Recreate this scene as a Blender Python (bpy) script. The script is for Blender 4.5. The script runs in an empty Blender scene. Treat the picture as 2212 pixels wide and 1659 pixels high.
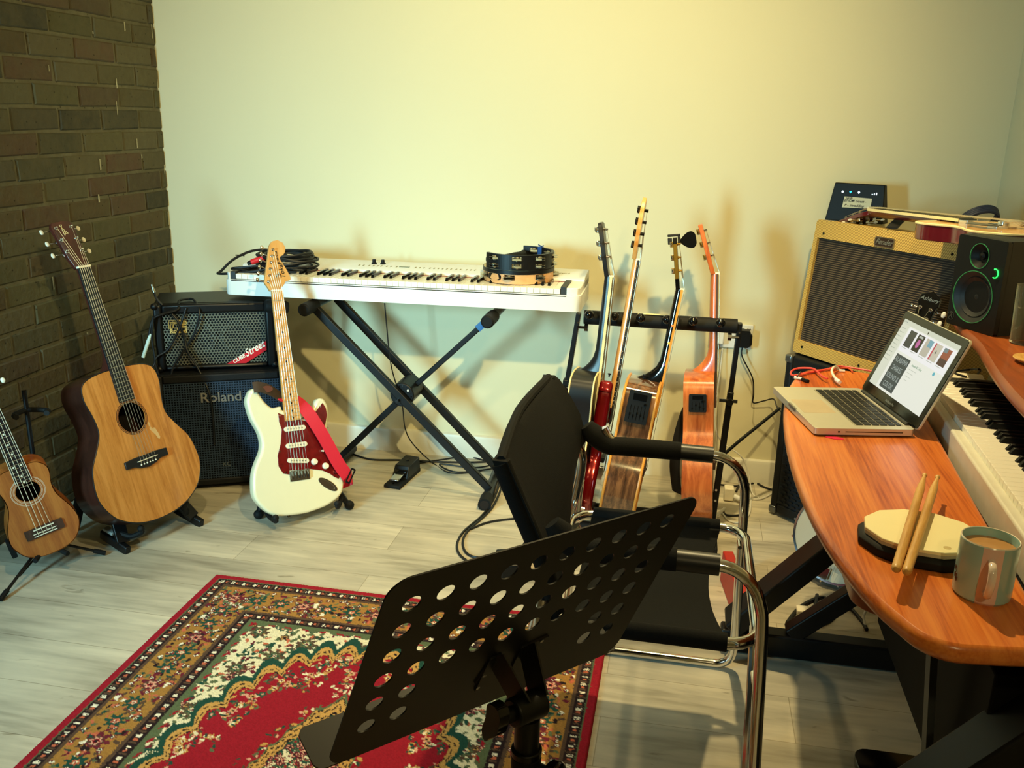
import bpy, bmesh, math, random
from mathutils import Vector, Matrix
from mathutils.geometry import tessellate_polygon
D = math.radians
PI = math.pi
random.seed(7)
C = bpy.context.scene.collection
SC = bpy.context.scene

# ------------------------------------------------------------------ camera
CAM = Vector((2.1027, -3.4798, 1.3721))
YAW, PIT, ROL, FPX = -0.18333, 0.28615, 0.02412, 1968.2
def cam_axes():
    cy, sy, cp, sp = math.cos(YAW), math.sin(YAW), math.cos(PIT), math.sin(PIT)
    f = Vector((sy*cp, cy*cp, -sp)); r = Vector((cy, -sy, 0)); u = r.cross(f)
    c, s = math.cos(ROL), math.sin(ROL)
    return c*r + s*u, -s*r + c*u, f
R_, U_, F_ = cam_axes()
cd = bpy.data.cameras.new('camera'); cam = bpy.data.objects.new('camera', cd); C.objects.link(cam)
cam.matrix_world = Matrix(((R_.x, U_.x, -F_.x, CAM.x), (R_.y, U_.y, -F_.y, CAM.y), (R_.z, U_.z, -F_.z, CAM.z), (0, 0, 0, 1)))
cd.sensor_width = 36; cd.lens = FPX/2212*36; cd.clip_start = .02
SC.camera = cam

# ------------------------------------------------------------------ light
w = bpy.data.worlds.new('world'); SC.world = w; w.use_nodes = True
w.node_tree.nodes['Background'].inputs[0].default_value = (.05, .10, .13, 1)
w.node_tree.nodes['Background'].inputs[1].default_value = .4
def aim(o, to):
    o.rotation_euler = (Vector(to) - o.location).to_track_quat('-Z', 'Y').to_euler()
def spot(name, loc, to, power, color, ang=110, blend=.9, size=.04):
    l = bpy.data.lights.new(name, 'SPOT'); l.energy = power; l.color = color
    l.spot_size = D(ang); l.spot_blend = blend; l.shadow_soft_size = size
    o = bpy.data.objects.new(name, l); C.objects.link(o); o.location = loc; aim(o, to); return o
def area(name, loc, to, power, color, sx, sy):
    l = bpy.data.lights.new(name, 'AREA'); l.energy = power; l.color = color
    l.shape = 'RECTANGLE'; l.size = sx; l.size_y = sy
    o = bpy.data.objects.new(name, l); C.objects.link(o); o.location = loc; aim(o, to); return o
WARM = (1, .79, .33)
spot('ceiling_downlight_wall', (1.45, -.62, 2.42), (1.4, -.35, .9), 5, WARM, 125, 1, .04)
spot('ceiling_downlight_desk', (2.15, -.88, 2.42), (2.38, -1.45, 0), 150, (1, .79, .38), 88, .6, .025)
spot('ceiling_spot_room', (2.35, -2.75, 2.42), (1.25, 0, 1.20), 275, WARM, 74, 1, .035)
spot('ceiling_downlight_front', (1.15, -2.1, 2.42), (1.2, -1.3, 0), 56, (1, .80, .42), 90, 1, .035)
spot('added_fill_rear', (2.7, -4.3, 2.42), (2.7, -.9, 1.0), 50, (1, .78, .36), 75, 1, .05)  # added fill from behind the camera, brightens mug side and right wall
wl = area('window_light', (.10, -3.25, 1.15), (1.15, -.2, .6), 25, (.40, .84, .98), .38, .8); wl.data.spread = D(80)
VS = SC.view_settings
VS.view_transform = 'Standard'; VS.look = 'None'; VS.gamma = 1; VS.use_curve_mapping = False; VS.exposure = 0.0

# ------------------------------------------------------------------ materials
def hexc(h):
    h = h.lstrip('#'); v = [int(h[i:i+2], 16)/255 for i in (0, 2, 4)]
    return tuple(x/12.92 if x <= .04045 else ((x+.055)/1.055)**2.4 for x in v) + (1,)
def M(name, c, rough=.5, metal=0, var=.12, scale=30, bump=0, emit=0, coat=0, stretch=(1, 1, 1), trans=0, spec=None):
    m = bpy.data.materials.new(name); m.use_nodes = True; nt = m.node_tree; b = nt.nodes['Principled BSDF']
    c = hexc(c) if isinstance(c, str) else c
    b.inputs['Roughness'].default_value = rough; b.inputs['Metallic'].default_value = metal
    if coat: b.inputs['Coat Weight'].default_value = coat; b.inputs['Coat Roughness'].default_value = .08
    if spec is not None: b.inputs['Specular IOR Level'].default_value = spec
    if trans: b.inputs['Transmission Weight'].default_value = trans
    if emit:
        b.inputs['Emission Color'].default_value = c; b.inputs['Emission Strength'].default_value = emit
    tc = nt.nodes.new('ShaderNodeTexCoord'); mp = nt.nodes.new('ShaderNodeMapping'); mp.inputs['Scale'].default_value = stretch
    nt.links.new(tc.outputs['Object'], mp.inputs[0])
    n = nt.nodes.new('ShaderNodeTexNoise'); n.inputs['Scale'].default_value = scale; n.inputs['Detail'].default_value = 4
    nt.links.new(mp.outputs[0], n.inputs['Vector'])
    if var:
        mx = nt.nodes.new('ShaderNodeMix'); mx.data_type = 'RGBA'
        mx.inputs['A'].default_value = tuple(x*(1-var) for x in c[:3]) + (1,)
        mx.inputs['B'].default_value = tuple(min(1, x*(1+var)) for x in c[:3]) + (1,)
        nt.links.new(n.outputs[0], mx.inputs['Factor']); nt.links.new(mx.outputs['Result'], b.inputs['Base Color'])
    else: b.inputs['Base Color'].default_value = c
    if emit and emit < 2: b.inputs['Base Color'].default_value = (.01, .01, .01, 1)
    if bump:
        bp = nt.nodes.new('ShaderNodeBump'); bp.inputs['Strength'].default_value = bump; bp.inputs['Distance'].default_value = .002
        nt.links.new(n.outputs[0], bp.inputs['Height']); nt.links.new(bp.outputs[0], b.inputs['Normal'])
    return m
def WOOD(name, c1, c2, scale=1.0, grain='Z', rough=.35, coat=0, c3=None, ring=26, along=.09, fine=.35):
    m = bpy.data.materials.new(name); m.use_nodes = True; nt = m.node_tree; b = nt.nodes['Principled BSDF']
    b.inputs['Roughness'].default_value = rough
    if coat: b.inputs['Coat Weight'].default_value = coat; b.inputs['Coat Roughness'].default_value = .12
    tc = nt.nodes.new('ShaderNodeTexCoord'); mp = nt.nodes.new('ShaderNodeMapping')
    s = [1*scale]*3; s['XYZ'.index(grain)] = along*scale; mp.inputs['Scale'].default_value = s
    nt.links.new(tc.outputs['Object'], mp.inputs[0])
    n1 = nt.nodes.new('ShaderNodeTexNoise'); n1.inputs['Scale'].default_value = ring; n1.inputs['Detail'].default_value = 3; n1.inputs['Distortion'].default_value = .6
    n2 = nt.nodes.new('ShaderNodeTexNoise'); n2.inputs['Scale'].default_value = ring*9; n2.inputs['Detail'].default_value = 5
    for n in (n1, n2): nt.links.new(mp.outputs[0], n.inputs['Vector'])
    ad = nt.nodes.new('ShaderNodeMath'); ad.operation = 'MULTIPLY_ADD'; ad.inputs[1].default_value = fine
    nt.links.new(n2.outputs[0], ad.inputs[0]); nt.links.new(n1.outputs[0], ad.inputs[2])
    r = nt.nodes.new('ShaderNodeValToRGB'); e = r.color_ramp.elements
    e[0].position = .48+(fine-.35)*.5; e[0].color = hexc(c1); e[1].position = .86+(fine-.35)*.5; e[1].color = hexc(c2)
    if c3: q = e.new(.66+(fine-.35)*.5); q.color = hexc(c3)
    nt.links.new(ad.outputs[0], r.inputs[0]); nt.links.new(r.outputs[0], b.inputs['Base Color'])
    return m
def ATTR(name, rough=.9, scale=200, bump=.3, dist=.002, grime=None):
    m = bpy.data.materials.new(name); m.use_nodes = True; nt = m.node_tree; b = nt.nodes['Principled BSDF']
    b.inputs['Roughness'].default_value = rough; b.inputs['Specular IOR Level'].default_value = .2
    a = nt.nodes.new('ShaderNodeVertexColor'); a.layer_name = 'Col'
    tc = nt.nodes.new('ShaderNodeTexCoord'); n = nt.nodes.new('ShaderNodeTexNoise'); n.inputs['Scale'].default_value = scale; n.inputs['Detail'].default_value = 5
    nt.links.new(tc.outputs['Object'], n.inputs['Vector'])
    mr = nt.nodes.new('ShaderNodeMapRange'); mr.inputs[3].default_value = .72; mr.inputs[4].default_value = 1.22
    nt.links.new(n.outputs[0], mr.inputs[0])
    mx = nt.nodes.new('ShaderNodeVectorMath'); mx.operation = 'SCALE'
    nt.links.new(a.outputs[0], mx.inputs[0]); nt.links.new(mr.outputs[0], mx.inputs['Scale']); nt.links.new(mx.outputs[0], b.inputs['Base Color'])
    if grime:                         # worn patches and pits
        g = nt.nodes.new('ShaderNodeTexNoise'); g.inputs['Scale'].default_value = 9; g.inputs['Detail'].default_value = 6; g.inputs['Roughness'].default_value = .7
        nt.links.new(tc.outputs['Object'], g.inputs['Vector']); gr = nt.nodes.new('ShaderNodeMapRange'); gr.inputs[1].default_value = .38; gr.inputs[2].default_value = .68; gr.inputs[4].default_value = .75
        nt.links.new(g.outputs[0], gr.inputs[0]); gm = nt.nodes.new('ShaderNodeMix'); gm.data_type = 'RGBA'; gm.inputs['B'].default_value = hexc(grime)
        nt.links.new(gr.outputs[0], gm.inputs['Factor']); nt.links.new(mx.outputs[0], gm.inputs['A'])
        v = nt.nodes.new('ShaderNodeTexVoronoi'); v.inputs['Scale'].default_value = 34; nt.links.new(tc.outputs['Object'], v.inputs['Vector']); vr = nt.nodes.new('ShaderNodeMapRange'); vr.inputs[1].default_value = .05; vr.inputs[2].default_value = .13; vr.inputs[3].default_value = .3
        nt.links.new(v.outputs['Distance'], vr.inputs[0]); vm = nt.nodes.new('ShaderNodeVectorMath'); vm.operation = 'SCALE'; nt.links.new(gm.outputs['Result'], vm.inputs[0]); nt.links.new(vr.outputs[0], vm.inputs['Scale']); nt.links.new(vm.outputs[0], b.inputs['Base Color'])
    bp = nt.nodes.new('ShaderNodeBump'); bp.inputs['Strength'].default_value = bump; bp.inputs['Distance'].default_value = dist
    nt.links.new(n.outputs[0], bp.inputs['Height']); nt.links.new(bp.outputs[0], b.inputs['Normal'])
    return m

# ------------------------------------------------------------------ mesh helpers
def R3(yaw, pitch=0, roll=0):
    return Matrix.Rotation(D(yaw), 4, 'Z') @ Matrix.Rotation(D(pitch), 4, 'X') @ Matrix.Rotation(D(roll), 4, 'Y')
def cat(pts, n=6, closed=False):
    pts = [Vector(q) for q in pts]; N = len(pts); out = []
    for i in range(N if closed else N-1):
        g = lambda k: pts[(i+k) % N] if closed else pts[min(max(i+k, 0), N-1)]
        p0, p1, p2, p3 = g(-1), g(0), g(1), g(2)
        for j in range(n):
            t = j/n
            out.append(.5*((2*p1)+(-p0+p2)*t+(2*p0-5*p1+4*p2-p3)*t*t+(-p0+3*p1-3*p2+p3)*t**3))
    if not closed: out.append(pts[-1])
    return out
def circ(cx, cy, r, n=24, ry=None):
    return [(cx+r*math.cos(2*PI*i/n), cy+(ry or r)*math.sin(2*PI*i/n)) for i in range(n)]
def rrect(x0, x1, y0, y1, r, n=5):
    out = []
    for cx, cy, a in ((x1-r, y1-r, 0), (x0+r, y1-r, 90), (x0+r, y0+r, 180), (x1-r, y0+r, 270)):
        out += [(cx+r*math.cos(D(a+90*i/n)), cy+r*math.sin(D(a+90*i/n))) for i in range(n+1)]
    return out
class B:
    def __init__(s, m=None): s.v = []; s.f = []; s.m = m or Matrix(); s.cut = []
    def add(s, vs, fs):
        k = len(s.v); s.cut.append((k, len(s.f))); s.v += [s.m @ Vector(q) for q in vs]; s.f += [tuple(i+k for i in f) for f in fs]; return s
    def box(s, x0, x1, y0, y1, z0, z1):
        return s.add([(x0,y0,z0),(x1,y0,z0),(x1,y1,z0),(x0,y1,z0),(x0,y0,z1),(x1,y0,z1),(x1,y1,z1),(x0,y1,z1)],
                     [(0,3,2,1),(4,5,6,7),(0,1,5,4),(1,2,6,5),(2,3,7,6),(3,0,4,7)])
    def loft(s, rings, cap=True, closed=True):
        n = len(rings[0]); vs = [q for r in rings for q in r]; fs = []
        for a in range(len(rings)-1):
            for i in range(n if closed else n-1):
                j = (i+1) % n; fs.append((a*n+i, a*n+j, (a+1)*n+j, (a+1)*n+i))
        if cap: fs += [tuple(range(n))[::-1], tuple(range((len(rings)-1)*n, len(rings)*n))]
        return s.add(vs, fs)
    def tube(s, pts, r, n=8, sm=0, cap=True, flat=1.0, closed=False):
        P = cat(pts, sm, closed) if sm else [Vector(q) for q in pts]
        rr = r if isinstance(r, (list, tuple)) else None
        t0 = (P[1]-P[0]).normalized(); a = Vector((0, 0, 1)) if abs(t0.z) < .9 else Vector((1, 0, 0))
        u = t0.cross(a).normalized(); rings = []
        for i, q in enumerate(P):
            if closed: t = (P[(i+1) % len(P)]-P[i-1]).normalized()
            else: t = (P[min(i+1, len(P)-1)]-P[max(i-1, 0)]).normalized()
            u = (u - t*u.dot(t)).normalized(); v = t.cross(u)
            if rr: f = i/(len(P)-1)*(len(rr)-1); k = min(int(f), len(rr)-2); ra = rr[k]+(rr[k+1]-rr[k])*(f-k)
            else: ra = r
            rings.append([q+u*ra*math.cos(2*PI*j/n)+v*ra*flat*math.sin(2*PI*j/n) for j in range(n)])
        if closed: rings.append(rings[0]); cap = False
        return s.loft(rings, cap)
    def cyl(s, p0, p1, r0, r1=None, n=20):
        return s.tube([p0, p1], [r0, r0 if r1 is None else r1], n)
    def bar(s, p0, p1, wa, wb, up=(0, 0, 1)):
        p0, p1 = Vector(p0), Vector(p1); t = (p1-p0).normalized(); a = Vector(up)
        u = t.cross(a).normalized(); v = t.cross(u)
        rg = lambda q: [q+u*wa/2*i+v*wb/2*j for i, j in ((-1,-1),(1,-1),(1,1),(-1,1))]
        return s.loft([rg(p0), rg(p1)])
    def lathe(s, prof, n=28, mat=None, cap=True):
        old = s.m
        if mat is not None: s.m = s.m @ mat
        s.loft([[(r*math.cos(2*PI*j/n), r*math.sin(2*PI*j/n), h) for j in range(n)] for r, h in prof], cap)
        s.m = old; return s
    def prism(s, outl, lo, hi, holes=(), plane='xz'):
        """outline in (a, b); extruded along the third axis from lo to hi"""
        loops = [list(map(tuple, outl))] + [list(map(tuple, h)) for h in holes]
        tri = tessellate_polygon([[Vector((q[0], q[1], 0)) for q in lp] for lp in loops])
        fl = [q for lp in loops for q in lp]
        P = {'xz': lambda a, b, t: (a, t, b), 'xy': lambda a, b, t: (a, b, t), 'yz': lambda a, b, t: (t, a, b)}[plane]
        N = len(fl); vs = [P(q[0], q[1], lo) for q in fl] + [P(q[0], q[1], hi) for q in fl]
        fs = [tuple(t) for t in tri] + [tuple(i+N for i in t[::-1]) for t in tri]; k = 0
        for lp in loops:
            n = len(lp)
            for i in range(n): j = (i+1) % n; fs.append((k+i, k+j, k+j+N, k+i+N))
            k += n
        return s.add(vs, fs)
    def ball(s, c, r, n=12, sc=(1, 1, 1)):
        rings = []
        for i in range(1, n//2+2-1):
            a = PI*i/(n//2+1-0); rings.append([(c[0]+r*sc[0]*math.sin(a)*math.cos(2*PI*j/n), c[1]+r*sc[1]*math.sin(a)*math.sin(2*PI*j/n), c[2]+r*sc[2]*math.cos(a)) for j in range(n)])
        return s.loft(rings)
    def build(s, name, mat, parent=None, bevel=0, seg=2, ang=32, smooth=True, recalc=True):
        me = bpy.data.meshes.new(name); me.from_pydata([tuple(q) for q in s.v], [], s.f)
        if recalc:
            bm = bmesh.new(); bm.from_mesh(me); bmesh.ops.recalc_face_normals(bm, faces=bm.faces); bm.to_mesh(me); bm.free()
        if smooth:
            me.shade_smooth()
            me.set_sharp_from_angle(angle=D(ang))
        me.materials.append(mat)
        o = bpy.data.objects.new(name, me); C.objects.link(o)
        if parent: o.parent = parent
        if bevel:
            md = o.modifiers.new('bevel', 'BEVEL'); md.width = bevel; md.segments = seg; md.limit_method = 'ANGLE'; md.angle_limit = D(40)
        return o
def each(b, name, mat, parent=None, per=1, **kw):
    """one object for every piece (or every `per` pieces) that was added to the builder"""
    cuts = b.cut[::per] + [(len(b.v), len(b.f))]; out = []
    for (v0, f0), (v1, f1) in zip(cuts, cuts[1:]):
        q = B(); q.v = b.v[v0:v1]; q.f = [tuple(i-v0 for i in f) for f in b.f[f0:f1]]; out.append(q.build(name, mat, parent, **kw))
    return out
def tag(o, label, cat_, group=None, kind=None):
    if label: o['label'] = label
    if cat_: o['category'] = cat_
    if group: o['group'] = group
    if kind: o['kind'] = kind
    return o
def thing(name, label, cat_, loc=(0, 0, 0), rot=None, group=None, s=1.0):
    o = bpy.data.objects.new(name, None); C.objects.link(o); o.empty_display_size = .05
    m = Matrix.Translation(loc) @ (rot if rot is not None else Matrix())
    if s != 1: m = m @ Matrix.Scale(s, 4)
    o.matrix_world = m; return tag(o, label, cat_, group)
def struct(o): o['kind'] = 'structure'; return o
def copy_tree(o, parent=None):
    c = o.copy(); C.objects.link(c)
    if parent: c.parent = parent
    for ch in list(o.children): copy_tree(ch, c)
    return c
def text(name, s, size, mat, parent, m, shear=0, ext=.0004, align='CENTER', bold=0, sp=1, sx=1.0):
    cu = bpy.data.curves.new(name, 'FONT'); cu.body = s; cu.size = size; cu.extrude = ext; cu.shear = shear
    cu.align_x = align; cu.align_y = 'CENTER'; cu.offset = bold; cu.space_character = sp; cu.resolution_u = 3
    cu.materials.append(mat); to = bpy.data.objects.new(name, cu); C.objects.link(to)
    me = bpy.data.meshes.new_from_object(to.evaluated_get(bpy.context.evaluated_depsgraph_get())); me.name = name
    bpy.data.objects.remove(to); o = bpy.data.objects.new(name, me); C.objects.link(o); o.parent = parent
    o.matrix_local = m @ Matrix.Scale(sx, 4, (1, 0, 0)) if sx != 1 else m
    return o
FRONT = Matrix.Rotation(PI/2, 4, 'X')            # puts lettering on a face that looks along -y
def ray_(px, py): return F_ + R_*((px-1106)/FPX) + U_*((829.5-py)/FPX)
def at(px, py, ax, v):            # point of the world on the plane ax = v
    d = ray_(px, py); i = 'xyz'.index(ax); return CAM + d*((v-CAM[i])/d[i])
def atm(px, py, m, yoff=0):       # point on the plane y = yoff of the frame m, in that frame
    n = (m.to_3x3() @ Vector((0, 1, 0))).normalized(); o = m @ Vector((0, yoff, 0)); d = ray_(px, py)
    return m.inverted() @ (CAM + d*((o-CAM).dot(n)/d.dot(n)))
def T(x, y, z): return Matrix.Translation((x, y, z))

BLK = M('black_plastic', '#0b0d0e', .5, var=.2, spec=.25); BLKG = M('black_gloss', '#0b0c0e', .12, var=0)
BLKM = M('black_powder_steel', '#090b0d', .4, var=.15, spec=.35); RUB = M('black_rubber', '#0a0c0d', .7, var=.2, bump=.1, spec=.3)
CHR = M('chrome', '#dcdcdc', .12, 1, var=0); NIC = M('brushed_nickel', '#b9b5a8', .28, 1, var=.1)
CRM = M('cream_plastic', '#efe6cd', .4); WHT = M('white_plastic', '#e9eae6', .4, var=.04); IVO = M('ivory_key', '#f4f1e4', .3, var=.02)
GOLD = M('gold_metal', '#c9a24a', .25, 1, var=0); PEARL = M('pearl_button', '#e6e2d2', .25, var=.15, scale=120)
STR = M('string_wire', '#cfc7ae', .35, .85, var=0); NYL = M('nylon_string', '#eee4c4', .4, var=0)
CABLE = M('black_cable_rubber', '#0c0e10', .5, var=.15); WCAB = M('white_cable_rubber', '#dcd9cc', .5, var=.05)
# ================================================================== the room
RX, FRY, CZ = 3.157, -5.0, 2.5          # right wall x, front wall y, ceiling z
def plaster():
    m = M('painted_plaster', '#e4dcb8', .75, var=.025, scale=2.2, bump=0); nt = m.node_tree; b = nt.nodes['Principled BSDF']
    n = nt.nodes.new('ShaderNodeTexNoise'); n.inputs['Scale'].default_value = 260; n.inputs['Detail'].default_value = 3
    tc = nt.nodes.new('ShaderNodeTexCoord'); nt.links.new(tc.outputs['Object'], n.inputs['Vector'])
    bp = nt.nodes.new('ShaderNodeBump'); bp.inputs['Strength'].default_value = .12; bp.inputs['Distance'].default_value = .001
    nt.links.new(n.outputs[0], bp.inputs['Height']); nt.links.new(bp.outputs[0], b.inputs['Normal']); return m
PLA = plaster(); SKIRT = M('painted_skirting', '#e2dfcf', .4, var=.03)
struct(B().box(-.12, RX+.1, 0, .12, 0, CZ).build('wall_back', PLA))
struct(B().box(RX, RX+.1, FRY, 0, 0, CZ).build('wall_right', PLA))
struct(B().box(-.12, RX+.1, FRY-.1, FRY, 0, CZ).build('wall_front', PLA))
struct(B().box(-.12, RX+.1, FRY-.1, .12, CZ, CZ+.1).build('ceiling', M('ceiling_paint', '#e9e6da', .8, var=.02)))
b = B(); prof = [(0, 0), (-.018, 0), (-.018, .085), (-.014, .096), (-.006, .10), (0, .10)]
b.loft([[(x, q[0], q[1]) for q in prof] for x in (0.0, RX)])
struct(b.build('baseboard_back', SKIRT))
b = B(); b.loft([[(RX+q[0], y, q[1]) for q in prof] for y in (FRY, -.018)]); struct(b.build('baseboard_right', SKIRT))

def floor_mat():
    m = bpy.data.materials.new('limed_oak_vinyl_planks'); m.use_nodes = True; nt = m.node_tree; b = nt.nodes['Principled BSDF']
    b.inputs['Roughness'].default_value = .42; b.inputs['Specular IOR Level'].default_value = .35
    N = lambda t: nt.nodes.new(t); L = nt.links.new
    tc = N('ShaderNodeTexCoord')
    br = N('ShaderNodeTexBrick'); br.inputs['Scale'].default_value = 1; br.inputs['Brick Width'].default_value = 1.22; br.inputs['Row Height'].default_value = .178
    br.inputs['Mortar Size'].default_value = .0012; br.inputs['Mortar Smooth'].default_value = .2; br.offset = .37; br.inputs['Bias'].default_value = 0
    br.inputs['Color1'].default_value = (.86, .86, .86, 1); br.inputs['Color2'].default_value = (1.1, 1.1, 1.1, 1); br.inputs['Mortar'].default_value = (.62, .6, .55, 1)
    L(tc.outputs['Object'], br.inputs['Vector'])
    def noise(sc, st, det=5, dis=0):
        mp = N('ShaderNodeMapping'); mp.inputs['Scale'].default_value = st; L(tc.outputs['Object'], mp.inputs[0])
        n = N('ShaderNodeTexNoise'); n.inputs['Scale'].default_value = sc; n.inputs['Detail'].default_value = det; n.inputs['Distortion'].default_value = dis
        L(mp.outputs[0], n.inputs['Vector']); return n
    n1 = noise(5, (.35, 1.5, 1), 6, .8); n2 = noise(38, (.12, 1, 1), 5, .3); n3 = noise(13, (.7, 2.0, 1), 4, .8)
    r = N('ShaderNodeValToRGB'); e = r.color_ramp.elements
    e[0].position = .30; e[0].color = hexc('#857e6c'); e[1].position = .66; e[1].color = hexc('#d6cbb2'); q = e.new(.48); q.color = hexc('#b9b09b')
    mix = N('ShaderNodeMath'); mix.operation = 'MULTIPLY_ADD'; mix.inputs[1].default_value = .35; L(n2.outputs[0], mix.inputs[0])
    sc = N('ShaderNodeMath'); sc.operation = 'MULTIPLY_ADD'; sc.inputs[1].default_value = .62; sc.inputs[2].default_value = .01; L(n1.outputs[0], sc.inputs[0]); L(sc.outputs[0], mix.inputs[2])
    L(mix.outputs[0], r.inputs[0])
    k = N('ShaderNodeValToRGB'); k.color_ramp.elements[0].position = .25; k.color_ramp.elements[0].color = (.58, .56, .52, 1); k.color_ramp.elements[1].position = .33; k.color_ramp.elements[1].color = (1, 1, 1, 1)
    L(n3.outputs[0], k.inputs[0])
    m1 = N('ShaderNodeVectorMath'); m1.operation = 'MULTIPLY'; L(r.outputs[0], m1.inputs[0]); L(br.outputs['Color'], m1.inputs[1])
    m2 = N('ShaderNodeVectorMath'); m2.operation = 'MULTIPLY'; L(m1.outputs[0], m2.inputs[0]); L(k.outputs[0], m2.inputs[1]); L(m2.outputs[0], b.inputs['Base Color'])
    bp = N('ShaderNodeBump'); bp.inputs['Strength'].default_value = .15; bp.inputs['Distance'].default_value = .001; L(n2.outputs[0], bp.inputs['Height']); L(bp.outputs[0], b.inputs['Normal'])
    return m
struct(B().box(-.12, RX+.1, FRY-.1, .12, -.06, 0).build('floor', floor_mat()))

# brick wall on the left: every brick laid with its own tone
def brick_wall():
    rnd = random.Random(3); me_v = []; me_f = []; cols = []
    tones = ['#5d5a45', '#605b46', '#554a3c', '#584d39', '#524f41', '#5c4b3d', '#444338', '#625d48', '#5a563f', '#525140', '#5e5943', '#59573f']
    ztop = 1.754; pitch = .078; bl = .234; mo = .011
    def addbox(y0, y1, z0, z1, x1, c):
        k = len(me_v); j = lambda a=.0026: rnd.uniform(-a, a); ins = .0045; x0 = -.02
        for (y, z) in ((y0, z0), (y1, z0), (y1, z1), (y0, z1)): me_v.append((x0, y, z))
        fr = []
        for (y, z) in ((y0, z0), (y1, z0), (y1, z1), (y0, z1)):
            dy, dz = j(), j(); fr.append((y+dy, z+dz)); me_v.append((x1-.004, y+dy, z+dz))
        cy, cz = (y0+y1)/2, (z0+z1)/2
        for (y, z) in fr: me_v.append((x1+j(.001), y+(ins if y < cy else -ins), z+(ins if z < cz else -ins)))
        for a in (0, 4):
            for i in range(4): n = (i+1) % 4; me_f.append((k+a+i, k+a+n, k+a+4+n, k+a+4+i)); cols.append(c)
        me_f.append((k+8, k+9, k+10, k+11)); cols.append(c)
    n0 = int((ztop-CZ)/pitch)-1
    for k in range(n0, 24):
        z1 = ztop-pitch*k-mo/2; z0 = z1-pitch+mo
        if z1 <= 0.004 or z0 >= CZ: continue
        z0 = max(z0, 0); z1 = min(z1, CZ)
        off = .041 if k % 2 == 0 else .158
        y = -off+bl
        while y > FRY:
            a, b_ = y-bl+mo/2, y-mo/2
            b2 = min(b_, -.001); a2 = max(a, FRY)
            if b2-a2 > .012:
                c = hexc(rnd.choice(tones)); f = rnd.uniform(.85, 1.12); c = tuple(v*f for v in c[:3])+(1,)
                addbox(a2, b2, z0, z1, rnd.uniform(-.0015, .0025), c)
            y -= bl
    k = len(me_v)
    for y, z in ((FRY, 0), (0, 0), (0, CZ), (FRY, CZ)): me_v.append((-.0055, y, z))
    me_f.append((k, k+1, k+2, k+3)); cols.append(hexc('#6f6c58'))
    for _ in range(20):                                     # paint drips and chips
        y = rnd.uniform(-1.3, -.01) if rnd.random() < .6 else -rnd.uniform(.0, .05); z = rnd.uniform(.35, 2.1); h_ = rnd.uniform(.004, .028); w_ = rnd.uniform(.002, .0045); k = len(me_v)
        for a, c_ in ((-w_, -h_), (w_, -h_*.8), (w_*.7, h_), (-w_*.8, h_)): me_v.append((.0034, y+a, z+c_))
        me_f.append((k, k+1, k+2, k+3)); cols.append(hexc('#cbc5a8'))
    me = bpy.data.meshes.new('wall_left'); me.from_pydata(me_v, [], me_f)
    ca = me.color_attributes.new('Col', 'BYTE_COLOR', 'CORNER')
    i = 0
    for f, c in zip(me_f, cols):
        for _ in f: ca.data[i].color = c; i += 1
    me.materials.append(ATTR('weathered_brick', .85, 40, 1, .005, '#5c5742')); o = bpy.data.objects.new('wall_left', me); C.objects.link(o); struct(o)
brick_wall()
struct(B().box(-.12, -.0201, FRY, 0, 0, CZ).build('wall_left_backing', PLA))  # unseen box behind the bricks that closes the gaps

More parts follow.
